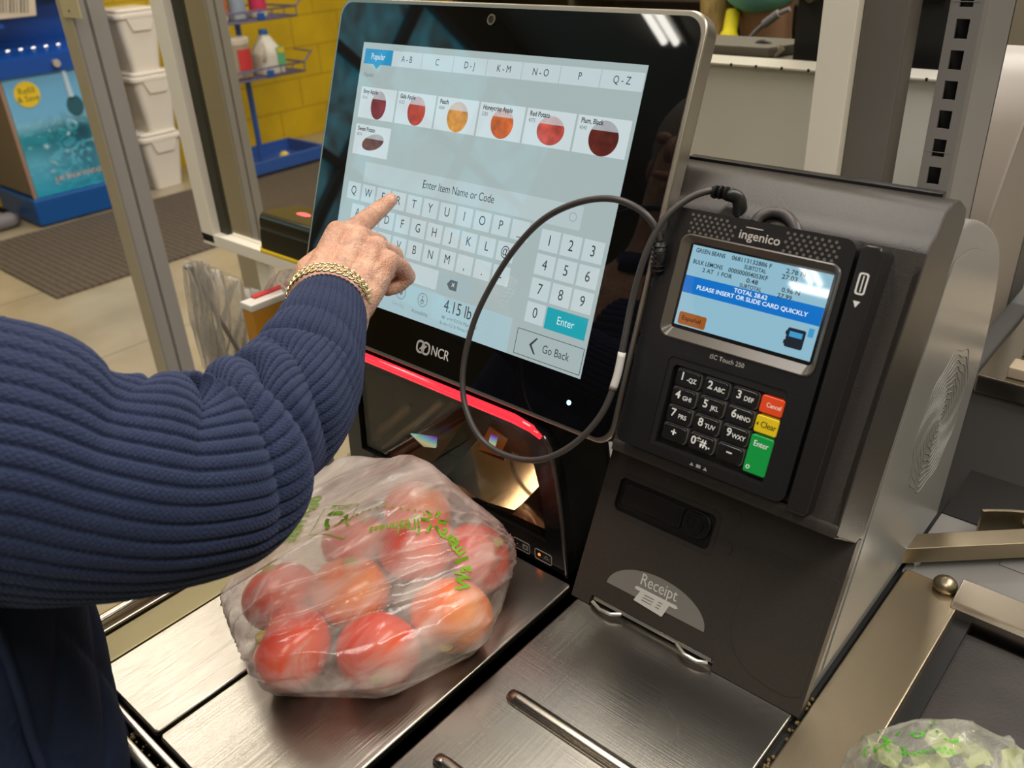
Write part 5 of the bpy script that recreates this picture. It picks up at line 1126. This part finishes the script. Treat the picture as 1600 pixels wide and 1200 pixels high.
def bucket(y, z, label):
    t = thing('bucket', label, 'bucket', (-5.33, y, z), 0, 'white lidded buckets')
    m_b = bpy.data.materials.get('white_bucket') or M('white_bucket', (.74, .68, .60), .4)
    def loop(hx, hy, zz, r=.03): return [(-5.33+a_, y+b_, zz) for a_, b_ in rrect(-hx, -hy, hx, hy, r, 5)]
    g = G(); L0 = [g.bm.verts.new(p) for p in loop(.104, .088, z+.001)]; L1 = [g.bm.verts.new(p) for p in loop(.135, .128, z+.292, .035)]; n_ = len(L0)
    for i in range(n_): g.bm.faces.new((L0[i], L0[(i+1) % n_], L1[(i+1) % n_], L1[i]))
    g.bm.faces.new(L0[::-1]); g.bm.faces.new(L1); obj('body', g, m_b, t, smooth=None)
    g = G(); g.poly(loop(.148, .143, z+.293, .045), (0, 0, .032), bev=.008, seg=3); g.poly(loop(.13, .125, z+.325, .04), (0, 0, .022), bev=.014, seg=3); obj('lid', g, m_b, t)
    g = G(); P_ = [(-5.184-(.300-b_)*.075, y+a_, z+b_) for a_, b_ in ((-.085, .308), (.085, .308), (.085, .275), (.062, .225), (-.048, .225), (-.070, .275))]; g.poly(P_, (-.014, 0, 0), bev=.003); obj('latch', g, m_b, t)
    return t
b0 = bucket(2.60, -1.449, 'white lidded bucket at the bottom of the stack, standing on the floor')
dup(b0, (0, .040, .347), 'white lidded bucket in the middle of the stack of three', 'white lidded buckets')
dup(b0, (0, .030, .694), 'white lidded bucket on top of the stack of three', 'white lidded buckets')

# ---------------------------------------------------------------- blue wire rack with jugs
rk = thing('wire_rack', 'blue wire display rack with a tray base before the yellow wall', 'rack', (-5.05, 3.2, -1.45))
m_rb = M('rack_blue', (.012, .085, .38), .4); m_wire = M('wire_violet_blue', (.14, .13, .26), .4, metal=.3)
g = G(); g.box2((-5.30, 2.93, -1.445), (-4.86, 3.58, -1.42)); g.box2((-4.885, 2.93, -1.445), (-4.86, 3.58, -1.345), .006); g.box2((-5.30, 2.93, -1.445), (-5.28, 3.58, -1.345), .006); g.box2((-5.30, 2.93, -1.445), (-4.86, 2.955, -1.345), .006); g.box2((-5.30, 3.555, -1.445), (-4.86, 3.58, -1.345), .006); obj('tray', g, m_rb, rk)
g = G(); g.cyl((-5.12, 3.22, -1.42), (-5.12, 3.22, .3), .018); obj('pole', g, m_rb, rk)
for z, dz in ((-.86, 0), (-.53, 0)):
    g = G()
    for dx in np.linspace(-.2, .2, 9): g.tube([(-5.10+dx, 2.98, z), (-5.10+dx, 3.50, z)], .004, 6)
    for hz in (0, .055): g.tube([(-5.31, 2.97, z+hz), (-4.89, 2.97, z+hz), (-4.89, 3.51, z+hz), (-5.31, 3.51, z+hz)], .006, 6, closed=True)
    for y in np.linspace(2.97, 3.51, 7): g.tube([(-4.89, y, z), (-4.89, y, z+.055)], .004, 6)
    g.tube([(-4.89, 3.51, z+.055), (-4.89, 3.58, z+.11), (-5.1, 3.60, z+.11)], .006, 6); obj('wire_shelf', g, m_wire, rk)
    g = G(); g.box((-4.885, 3.245, z+.02), (.014, .05, .045), .004); obj('shelf_clip', g, m_rb, rk)
jg = thing('milk_jug', 'white plastic milk jug with blue cap on the blue rack', 'jug', (-5.02, 3.33, -.853))
def jug(u, v):
    z = v*.235; k = 1. if v < .5 else max(.22, 1-1.35*(v-.5)**1.1*1.25); a = 2*math.pi*u; c, s = math.cos(a), math.sin(a); q = (abs(c)**4+abs(s)**4)**-.25
    return Vector((-5.02+.082*k*q*c, 3.33+.088*k*q*s, -.853+z))
g = G(); g.grid(jug, 40, 24, closeu=True); obj('body', g, M('jug_white', (.70, .68, .64), .4), jg, smooth=180)
g = G(); g.cyl((-5.02, 3.33, -.625), (-5.02, 3.33, -.597), .028, n=18); obj('cap', g, M('cap_blue', (.02, .14, .50), .4), jg, label='blue cap')
g = G(); g.box2((-4.937, 3.35, -.81), (-4.933, 3.405, -.70)); obj('label', g, M('jug_label_green', (.12, .42, .22), .5), jg); g = G(); g.box2((-4.935, 3.352, -.735), (-4.931, 3.403, -.705)); obj('label_band', g, M('jug_label_yellow', (.65, .55, .06), .5), jg)
g = G(); g.tube(catmull([(-4.955, 3.27, -.66), (-4.925, 3.262, -.69), (-4.925, 3.258, -.74), (-4.945, 3.258, -.77)], 6), .010, 10); obj('handle', g, bpy.data.materials['jug_white'], jg)
tb_ = thing('plastic_tub', 'clear tub with a red label and white lid left of the milk jug', 'tub', (-5.02, 3.09, -.853))
m_cl = glassmat('clear_tub_plastic', (.80, .76, .72), .1)
g = G(); g.lathe([(.085, -.853), (.10, -.845), (.105, -.66), (.10, -.655)], 28, Matrix.Translation((-5.02, 3.09, 0))); obj('body', g, M('tub_cloudy', (.42, .34, .27), .3), tb_)
g = G(); g.lathe([(.105, -.655), (.108, -.65), (.108, -.625), (.10, -.618)], 28, Matrix.Translation((-5.02, 3.09, 0))); obj('lid', g, M('tub_lid', (.70, .64, .56), .4), tb_)
g = G(); g.grid(lambda u, v: Vector((-5.02+.1075*math.cos(-.3+1.5*u), 3.09+.1075*math.sin(-.3+1.5*u), -.80+.12*v)), 12, 4); obj('label', g, M('tub_label_red', (.60, .04, .05), .5), tb_, label='red label')
for nm, y, lb, body, lab in (('bottle', 3.05, 'bottle with orange red label on the upper rack shelf', (.62, .6, .58), (.70, .07, .03)), ('bottle', 3.18, 'clear pale blue bottle between the two red labelled ones on the rack', (.35, .42, .52), (.30, .38, .52)), ('bottle', 3.33, 'bottle with pink label at the right of the upper rack shelf', (.62, .6, .58), (.62, .03, .12))):
    t = thing(nm, lb, 'bottle', (-5.03, y, -.523), 0, 'bottles on the upper rack shelf'); g = G(); g.lathe([(.048, -.523), (.052, -.515), (.052, -.33), (.04, -.29), (.02, -.26), (.02, -.23)], 20, Matrix.Translation((-5.03, y, 0))); obj('body', g, M('bottle_body', body, .3), t)
    g = G(); g.lathe([(.0535, -.49), (.0535, -.36)], 20, Matrix.Translation((-5.03, y, 0))); obj('label', g, M('bottle_label', lab, .5), t); g = G(); g.cyl((-5.03, y, -.231), (-5.03, y, -.205), .022, n=14); obj('cap', g, m_white, t)
g = G(); g.sph((-5.0, 3.32, -1.385), .035, 10); solo('toy_ball', g, M('ball_yellow', (.75, .55, .10), .5), 'small yellow ball left in the blue rack tray', 'ball')

# ---------------------------------------------------------------- uprights and the clear divider
m_upr = M('grey_upright_paint', (.25, .235, .22), .4); m_upd = M('upright_side_tan', (.36, .31, .22), .4)
def upright(name, a_, c_, e_, label, z1=1.2):
    x0, y0, x1, y1 = a_[0], a_[1], c_[0], e_[1]      # front face from x0 to x1 at y0, side face back to y1
    t = thing(name, label, 'post', (x0, y0, -1.45), 0, 'grey metal uprights'); d = y1-y0
    g = G(); g.poly([(x, y, -1.45) for x, y in ((x0, y0), (x1-.004, y0), (x1, y0+.004), (x1, y0+.42*d), (x1-.006, y0+.44*d), (x1-.006, y0+.50*d), (x1, y0+.53*d), (x1, y1), (x0, y1))], (0, 0, z1+1.45)); obj('column', g, m_upr, t)
    g = G(); g.box2((x0, y0-.0015, -1.45), (x1-.004, y0+.0005, z1)); obj('edge_face', g, m_upd, t); return t
UY = .80
p1 = upright('metal_upright', ony(94, 24, UY), ony(113, 24, UY), onx(166, 22, ony(113, 24, UY).x), 'nearest grey metal upright rising left of the arm')
q = ony(98, 5, UY); g = G(); g.box((q.x+.035, UY-.003, q.z), (.075, .002, .05)); obj('tape', g, M('cream_tape', (.50, .42, .24), .6), p1)
xq = ony(113, 24, UY).x; g = G(); P4 = [onx(x, y, xq+.0015) for x, y in ((107, 15), (121, 22), (120, 25), (106, 18))]; g.poly(P4, (.001, 0, 0)); obj('black_mark', g, m_blackm, p1)
upright('metal_upright', ony(288, 0, 1.3), ony(320, 0, 1.3), onx(349, 0, ony(320, 0, 1.3).x), 'second grey metal upright seen through the clear divider')
dv = thing('clear_divider', 'clear plastic divider in a white frame behind the checkout', 'divider', (-.95, .86, -.58))
m_acr = glassmat('clear_acrylic', (.93, .92, .88), .02, 1.4)
g = G(); g.box2((-1.56, .8585, -.545), (-.355, .8615, .75)); obj('pane', g, m_acr, dv, label='clear acrylic pane')
m_fr = M('cream_white_frame', (.80, .74, .64), .45)
g = G(); g.box2((-1.602, .838, -.565), (-1.557, .872, .75), .002); g.box2((-1.602, .838, -.570), (-.33, .872, -.545), .002); g.box2((-.362, .848, -.568), (-.328, .872, .75), .002); obj('frame', g, m_fr, dv)
g = G(); g.box2((-1.557, .855, -.545), (-1.530, .866, .75)); g.box2((-1.575, .862, -.585), (-1.50, .885, -.567)); obj('dark_strip', g, M('dark_olive', (.03, .028, .016), .5), dv)  # dark olive strips inside and below the left frame edge
for x_ in (-.60, -1.45): g = G(); g.box2((x_, .856, -1.45), (x_+.04, .868, -.566)); obj('leg', g, m_fr, dv)
ux0, ux1 = ony(1349, 0, .86), ony(1424, 0, .86); uy1 = onx(1444, 0, ux1.x).y
g = G(); g.box2((ux0.x+.0005, .86, -1.45), (ux1.x, uy1, 1.2), .003); solo('metal_upright', g, M('dark_grey_upright', (.135, .12, .108), .4), 'broad dark grey upright beside the white divider edge behind the kiosk', 'post', 'grey metal uprights')
# slotted channel: rungs between the holes, plain side face towards the camera
ux0, ux1 = ony(1486, 0, .878).x, ony(1545, 0, .878).x; uy1 = onx(1589, 0, ux1).y; w_ = ux1-ux0
g = G(); sa, sb = ux0+.25*w_, ux0+.62*w_
g.box2((ux0, .878, -1.45), (sa, .881, 1.2)); g.box2((sb, .878, -1.45), (ux1-.003, .881, 1.2))
for z in np.arange(-1.44, 1.18, .0262): g.box2((sa, .878, z), (sb, .881, z+.0095))
for z in np.arange(-1.40, 1.18, .131): g.box2((ux0+.002, .8777, z), (ux1-.006, .8781, z+.0006))
g.poly([(ux1-.003, .878, -1.45), (ux1, .881, -1.45), (ux1, uy1, -1.45), (ux1-.003, uy1, -1.45)], (0, 0, 2.65)); g.box2((ux0, .881, -1.45), (ux0+.002, uy1, 1.2)); g.box2((ux0, uy1-.003, -1.45), (ux1, uy1, 1.2))
sl = obj('slotted_upright', g, M('slotted_grey', (.215, .20, .19), .4), None); setp(sl, 'grey slotted upright with a column of square holes behind the kiosk', 'post', 'grey metal uprights')

# ---------------------------------------------------------------- hand scanner, bagging bags, box
hs = thing('hand_scanner', 'black and yellow handheld scanner with a red light peeking left of the monitor', 'scanner', (-1.0, .68, -.44))
c = ony(476, 368, .69); m4 = Matrix.Translation(c) @ Matrix.Rotation(-.12, 4, 'X')
g = G(); V8 = [(-.062, -.036, -.020), (.09, -.036, -.020), (.09, .036, -.020), (-.062, .036, -.020)]
g.poly([(-.064, -.03, -.022), (-.05, -.04, -.022), (.12, -.04, -.022), (.12, .04, -.022), (-.05, .04, -.022), (-.064, .03, -.022)], (0, 0, .030), M_=m4, bev=.002, seg=2)
g.poly([(-.064, -.03, .002), (-.05, -.04, .002), (.12, -.04, .002), (.12, .04, .002), (-.05, .04, .002), (-.064, .03, .002)], (0, 0, .028), M_=m4, bev=.009, seg=4); obj('body', g, M('scanner_black', (.016, .014, .009), .2), hs)
g = G(); g.poly([(-.066, -.032, -.028), (-.051, -.042, -.028), (.12, -.042, -.028), (.12, .042, -.028), (-.051, .042, -.028), (-.066, .032, -.028)], (0, 0, .006), M_=m4, bev=.002); obj('base_band', g, M('scanner_yellow', (.70, .47, .01), .4), hs, label='yellow base band')
g = G(); g.sph(m4 @ Vector((.0, .0, .0297)), .014, 10, (1.1, .5, .16)); obj('indicator', g, E('scanner_red', (1., .12, .12), 1.6), hs, label='lit red indicator'); g = G(); g.sph(m4 @ Vector((.024, .012, .0297)), .008, 8, (1.1, .5, .16)); obj('indicator', g, E('scanner_green', (.25, .6, .05), 1.), hs, label='green lit end')
g = G(); pc = Vector(c); g.tube([pc+Vector((.075, .0, .02)), pc+Vector((.082, .005, .12))], .011, 10); obj('stem', g, M('olive_stem', (.035, .03, .012), .4), hs)
g = G(); g.tube([pc+Vector((.075, 0, -.025)), pc+Vector((.075, .0, -.1)), Vector((pc.x+.09, .70, -.58)), Vector((pc.x+.30, .66, -.60))], .012, 10); obj('bracket', g, m_blackm, hs)

m_gbag = bagmat('grey_shopping_bag', .35, (.48, .45, .41), (14, 40, 9), .30, .85)
bagst = thing('bag_stand', 'thin metal stand holding grey shopping bags left of the scale', 'bag stand', (-1.2, .65, -1.45))
q = Vector(onx(300, 418, -1.2)); g = G(); g.tube([q+Vector((0, -.01, .004)), q, q+Vector((-.02, .01, -.02)), q+Vector((-.03, .10, -.30)), Vector((-1.23, .80, -1.0)), Vector((-1.2, .80, -1.44))], .004, 8); obj('hook_rail', g, m_upr, bagst); g = G(); g.box2((-1.24, .74, -1.449), (-1.08, .9, -1.43), .003); obj('foot', g, m_upr, bagst)
def sheetbag(top, bot, x, lab, depth=.03, nm='shopping_bag'):
    A = [np.array(onx(a_, b_, x)) for a_, b_ in top]; B = [np.array(onx(a_, b_, x)) for a_, b_ in bot]; A = np.array(catmull(A, 8)); B = np.array(catmull(B, 8))
    t = thing(nm, lab, 'bag', tuple((A.mean(0)+B.mean(0))/2), 0, 'grey shopping bags')
    for s in (-1, 1):
        g = G()
        def fn(u, v):
            p = A[min(len(A)-1, int(u*(len(A)-1)+.5))]*(1-v)+B[min(len(B)-1, int(u*(len(B)-1)+.5))]*v
            bulge = depth*math.sin(math.pi*min(1, v*.9+.05)); f = .006*noise.noise(Vector((u*9, v*3, s*5+x)))+.004*math.sin(u*30+v*4)
            return Vector(p)+Vector((s*(bulge+.002)+f, f*.6, f*.4))
        g.grid(fn, 60, 30); obj('panel', g, m_gbag, t, smooth=180)
    return t
sheetbag([(288, 418), (300, 409), (318, 412), (322, 440)], [(322, 575), (335, 590), (350, 600), (365, 610)], -1.2, 'grey plastic bag strap hooked at the left end of the stand', .012)
sheetbag([(312, 414), (345, 424), (395, 452), (442, 478)], [(326, 560), (350, 600), (380, 610), (430, 560)], -1.28, 'grey plastic bag sagging open between the upright and the sleeve', .035)
sheetbag([(428, 440), (442, 424), (475, 424), (500, 440)], [(430, 500), (445, 520), (470, 530), (500, 520)], -1.16, 'crumpled grey plastic bag bunched just left of the wrist', .03)
bx = thing('grocery_box', 'orange carton with white and red top standing behind the sleeve by the grey bags', 'box', (-1.18, .70, -.70))
P0 = Vector(onx(392, 478, -1.16)); g = G(); g.box2((P0.x-.03, P0.y, P0.z-.11), (P0.x, P0.y+.13, P0.z-.012), .003); obj('carton', g, M('carton_orange', (.50, .22, .02), .5), bx)
g = G(); g.box2((P0.x-.031, P0.y-.001, P0.z-.012), (P0.x+.001, P0.y+.131, P0.z), .002); obj('top_flap', g, M('carton_white', (.70, .66, .62), .5), bx); g = G(); g.box2((P0.x-.03, P0.y+.02, P0.z), (P0.x-.018, P0.y+.13, P0.z+.003)); obj('red_edge', g, M('carton_red', (.55, .03, .04), .5), bx)
g = G(); g.box2((P0.x-.035, P0.y-.005, -1.449), (P0.x+.005, P0.y+.1, P0.z-.111)); solo('support_shelf', g, m_upr, 'grey pedestal under the orange carton beside the bag stand', 'pedestal')

# ---------------------------------------------------------------- the staffed register opposite
m_alu = M('satin_aluminium_panel', (.76, .75, .73), .42, metal=.25, var=.06, vscale=4)
pn = thing('satin_panel', 'wide satin metal back panel of the staffed register', 'panel', (-.3, 1.32, -1.45))
g = G(); g.box2((-1.0, 1.30, -1.45), (1.2, 1.33, -.232), .002); obj('sheet', g, m_alu, pn)
g = G(); g.box2((-1.0, 1.29, -.232), (1.2, 1.36, -.2285), .001); obj('top_edge', g, M('edge_bright', (.80, .77, .70), .3, metal=.3), pn)
g = G()
for x in np.arange(-.98, 1.2, .042): g.box((x, 1.2895, -.230), (.003, .002, .0045))
obj('edge_notches', g, m_blackm, pn)
rc = thing('register_counter', 'dark register counter top behind the satin panel', 'counter', (0, 1.6, -1.45))
g = G(); g.box2((-1.0, 1.34, -1.45), (1.2, 1.80, -.262)); obj('body', g, m_blackm, rc)
g = G(); g.box2((-1.0, 1.40, -.262), (-.62, 1.56, -.243), .003); g.poly([(-.97, 1.44, -.243), (-.94, 1.55, -.243), (-.66, 1.55, -.243), (-.70, 1.44, -.243)], (0, 0, .018), bev=.004); obj('device_tray', g, M('tray_taupe', (.13, .115, .095), .4), rc)
g = G(); P = [ony(x, y, 1.48) for x, y in ((1178, 80), (1184, 68), (1196, 66), (1204, 72), (1200, 84))]; g.tube(catmull(P, 6), .005, 8); obj('cable_loop', g, m_cable, rc); g = G(); P = [ony(x, y, 1.46) for x, y in ((1209, 88), (1222, 74))]; g.cyl(P[0], P[1], .006, n=10); obj('chrome_stub', g, m_rail, rc)
mon2 = thing('register_monitor', 'black back of the register monitor beside the masked cashier', 'monitor', (-.5, 1.47, -.26))
c1, c2 = ony(1236, 100, 1.45), ony(1345, 100, 1.45)
g = G(); g.box2((c1.x, 1.45, -.262), (c2.x+.12, 1.50, .12), .004); obj('rear_panel', g, m_blackm, mon2)
g = G(); g.box2((c1.x+.005, 1.445, -.15), (c2.x+.11, 1.452, -.145)); g.box2((c1.x+.07, 1.446, -.25), (c1.x+.073, 1.452, -.155)); obj('seam', g, m_blackg, mon2)
for dx in (.025, .062): g = G(); g.cyl((c1.x+dx, 1.45, -.147), (c1.x+dx, 1.438, -.147), .011, .008, 14); obj('cable_clamp', g, m_rail, mon2)
g = G(); g.box2((-.30, 1.45, -.262), (1.2, 1.60, .25), .005); solo('register_cabinet', g, m_blackm, 'long black register cabinet behind the slotted upright', 'cabinet')
# masked cashier
cs = thing('person', 'masked cashier with long blond hair and a yellow vest behind the register', 'person', (-.98, 1.96, -1.45))
nx, ny = -.955, 1.97
bd = skin_body([((nx, ny, -.75), (.17, .11)), ((nx, ny, -.55), (.165, .11)), ((nx, ny, -.42), (.15, .09)), ((nx, ny-.01, -.335), .06), ((nx, ny-.03, -.25), .058), ((nx, ny-.05, -.17), (.075, .085)), ((nx, ny-.05, -.07), (.08, .09)), ((nx, ny-.03, .0), (.06, .07)),
     ((nx-.18, ny, -.44), .06), ((nx-.24, ny-.05, -.68), .045), ((nx+.18, ny, -.44), .06), ((nx+.24, ny-.05, -.68), .045), ((nx-.09, ny, -1.1), .08), ((nx-.09, ny, -1.42), .05), ((nx+.09, ny, -1.1), .08), ((nx+.09, ny, -1.42), .05)],
     [(0, 1), (1, 2), (2, 3), (3, 4), (4, 5), (5, 6), (6, 7), (2, 8), (8, 9), (2, 10), (10, 11), (0, 12), (12, 13), (0, 14), (14, 15)], 2)
fg = G(); fg.merge(bd); fc2 = Vector((nx, ny-.05, -.10)); fg.sph(fc2+Vector((0, -.09, .0)), .014, 8, (.8, 1, 1.4))
for s in (-1, 1): fg.sph(fc2+Vector((.03*s, -.08, .03)), .011, 8, (1.2, .6, .8))
obj('body', fg, M('tan_skin', (.42, .235, .145), .5), cs, smooth=180)
g = G(); c_ = Vector((nx, ny-.062, -.165)); g.sph(c_, .088, 16, (.95, 1.02, .74)); obj('face_mask', g, M('mask_teal', (.20, .58, .62), .7, bump=.3, bscale=120, stretch=(1, 1, 8)), cs, label='pale teal surgical mask')
g = G(); m_hair = M('blond_hair', (.42, .29, .11), .5, var=.4, vscale=60, stretch=(6, 6, .4)); g.sph((nx, ny-.02, -.05), .112, 14, (.95, 1, 1))
g.tube(catmull([(nx-.085, ny-.03, -.04), (nx-.105, ny-.065, -.16), (nx-.10, ny-.08, -.26), (nx-.085, ny-.10, -.315)], 6), [.03, .034, .035, .036, .036, .036, .036, .035, .034, .033, .032, .030, .028, .026, .024, .022, .020, .016, .012], 14); g.tube(catmull([(nx+.085, ny, -.04), (nx+.10, ny-.01, -.16), (nx+.10, ny-.0, -.26)], 6), .03, 14); obj('hair', g, m_hair, cs, label='long blond hair')
def torso(u, v):
    a = 2*math.pi*u; z = -.80+.52*v; k = 1-.35*max(0, v-.7)/.3; return Vector((nx+.215*k*math.cos(a), ny+.145*k*math.sin(a), z))
g = G(); g.grid(torso, 48, 16, closeu=True); g.tube([(nx-.13, ny, -.35), (nx-.20, ny, -.42), (nx-.26, ny-.05, -.70)], .068, 16); g.tube([(nx+.13, ny, -.35), (nx+.20, ny, -.42), (nx+.26, ny-.05, -.70)], .068, 16); obj('black_shirt', g, M('black_shirt', (.010, .010, .011), .8), cs, smooth=180)
g = G()
for a0 in (3.55, 5.2): g.grid(lambda u, v: Vector((nx+.222*(1-.35*max(0, v-.7)/.3)*math.cos(a0+.55*u), ny+.152*(1-.35*max(0, v-.7)/.3)*math.sin(a0+.55*u), -.80+.52*v)), 10, 14)
obj('yellow_vest', g, M('vest_yellow', (.80, .68, .01), .6, emit=None), cs, label='bright yellow safety vest')
g = G(); g.tube(catmull([ony(1146, 18, 1.87), ony(1141, 45, 1.85), ony(1136, 75, 1.83), ony(1131, 110, 1.815)], 6), [.016]*8+[.020]*11, 12); obj('vest_strap', g, bpy.data.materials['vest_yellow'], cs)
g = G(); P = [ony(x, y, ny-.17) for x, y in ((1163, 72), (1178, 52), (1196, 36), (1216, 22), (1234, 14))]; g.tube(catmull(P, 6), .005, 8); P = [ony(x, y, ny-.172) for x, y in ((1194, 38), (1217, 21))]; g.cyl(P[0], P[1], .009, n=10); obj('lanyard', g, M('lanyard_grey', (.20, .19, .20), .5), cs)

# neighbouring register parts at the far right
nk = thing('neighbour_kiosk', 'brownish grey kiosk side of the neighbouring checkout at the right edge', 'kiosk', (-.245, 1.13, -.489))
pf = [(1.006, -.489), (.985, -.426), (.985, -.357), (1.006, -.303), (1.049, -.229), (1.086, -.186), (1.14, -.16), (1.21, -.18), (1.27, -.42), (1.26, -.489)]
g = G(); g.poly([(-.279, y, z) for y, z in pf], (.066, 0, 0), bev=.004); 
for k in range(8):
    t = k/7; pts = []
    for q in range(40): a = 2*math.pi*q/40; yy = (.016*(1-t)+.001)*math.cos(a)+.0007*math.sin(9*a+k); zz = (.05*(1-t)+.003)*math.sin(a); pts.append((-.2125, 1.065+yy*math.cos(.5)-zz*math.sin(.5), -.40+yy*math.sin(.5)+zz*math.cos(.5)))
    g.tube(pts, .0006, 5, closed=True)
obj('side_shell', g, M('brown_grey_kiosk', (.24, .205, .175), .4), nk); g = G(); g.box2((-.278, 1.19, -.488), (-.212, 1.268, -.22), .004); obj('front_bezel', g, m_char, nk)
nc = thing('neighbour_counter', 'grey neighbouring counter with a steel top edge behind the conveyor', 'counter', (.1, 1.1, -1.45))
g = G(); g.box2((-.34, 1.0, -1.45), (.8, 1.285, -.514), .003); obj('cabinet', g, M('blue_grey_panel', (.135, .13, .125), .45), nc)
g = G(); g.box2((-.19, .99, -.513), (.8, 1.285, -.4895), .003); obj('top_edge', g, m_rail, nc)
g = G(); g.box2((-.162, 1.0, -.4895), (.6, 1.028, -.476), .002); g.box2((-.162, 1.065, -.4895), (.6, 1.097, -.472), .002); g.box2((-.162, 1.13, -.4895), (.6, 1.27, -.480), .002); obj('roller_rail', g, M('cream_rail', (.55, .45, .33), .4), nc)

# distant goods over the top of the monitor
sh = thing('display_shelf', 'far dark shelf unit with goods just above the monitor top', 'shelf', (-3.4, 5.2, -1.45))
g = G()
for z in (-1.45, -1.0, -.55, -.1): g.box2((-5.0, 5.0, z), (-1.6, 5.5, z+.03))
for x in (-5.0, -3.9, -2.8, -1.7): g.box2((x, 5.0, -1.45), (x+.04, 5.5, .4))
g.box2((-5.0, 5.46, -1.45), (-1.6, 5.5, .4)); obj('shelving', g, M('dark_shelving', (.06, .05, .04), .6), sh)
for px, w_, z, h_, col, lb in ((950, .17, -.52, .36, (.45, .30, .03), 'yellow carton on the far shelf above the monitor'), (1003, .17, -.52, .36, (.10, .28, .03), 'green carton on the far shelf next to the yellow one'), (890, .17, -.52, .30, (.10, .085, .07), 'brown carton on the far shelf left of the yellow one')):
    x = ony(px, 0, 5.0).x; g = G(); g.box2((x-w_/2, 5.02, z), (x+w_/2, 5.3, z+h_), .01); solo('carton', g, M('carton_paint', col, .6), lb, 'box', 'cartons on the far shelf')
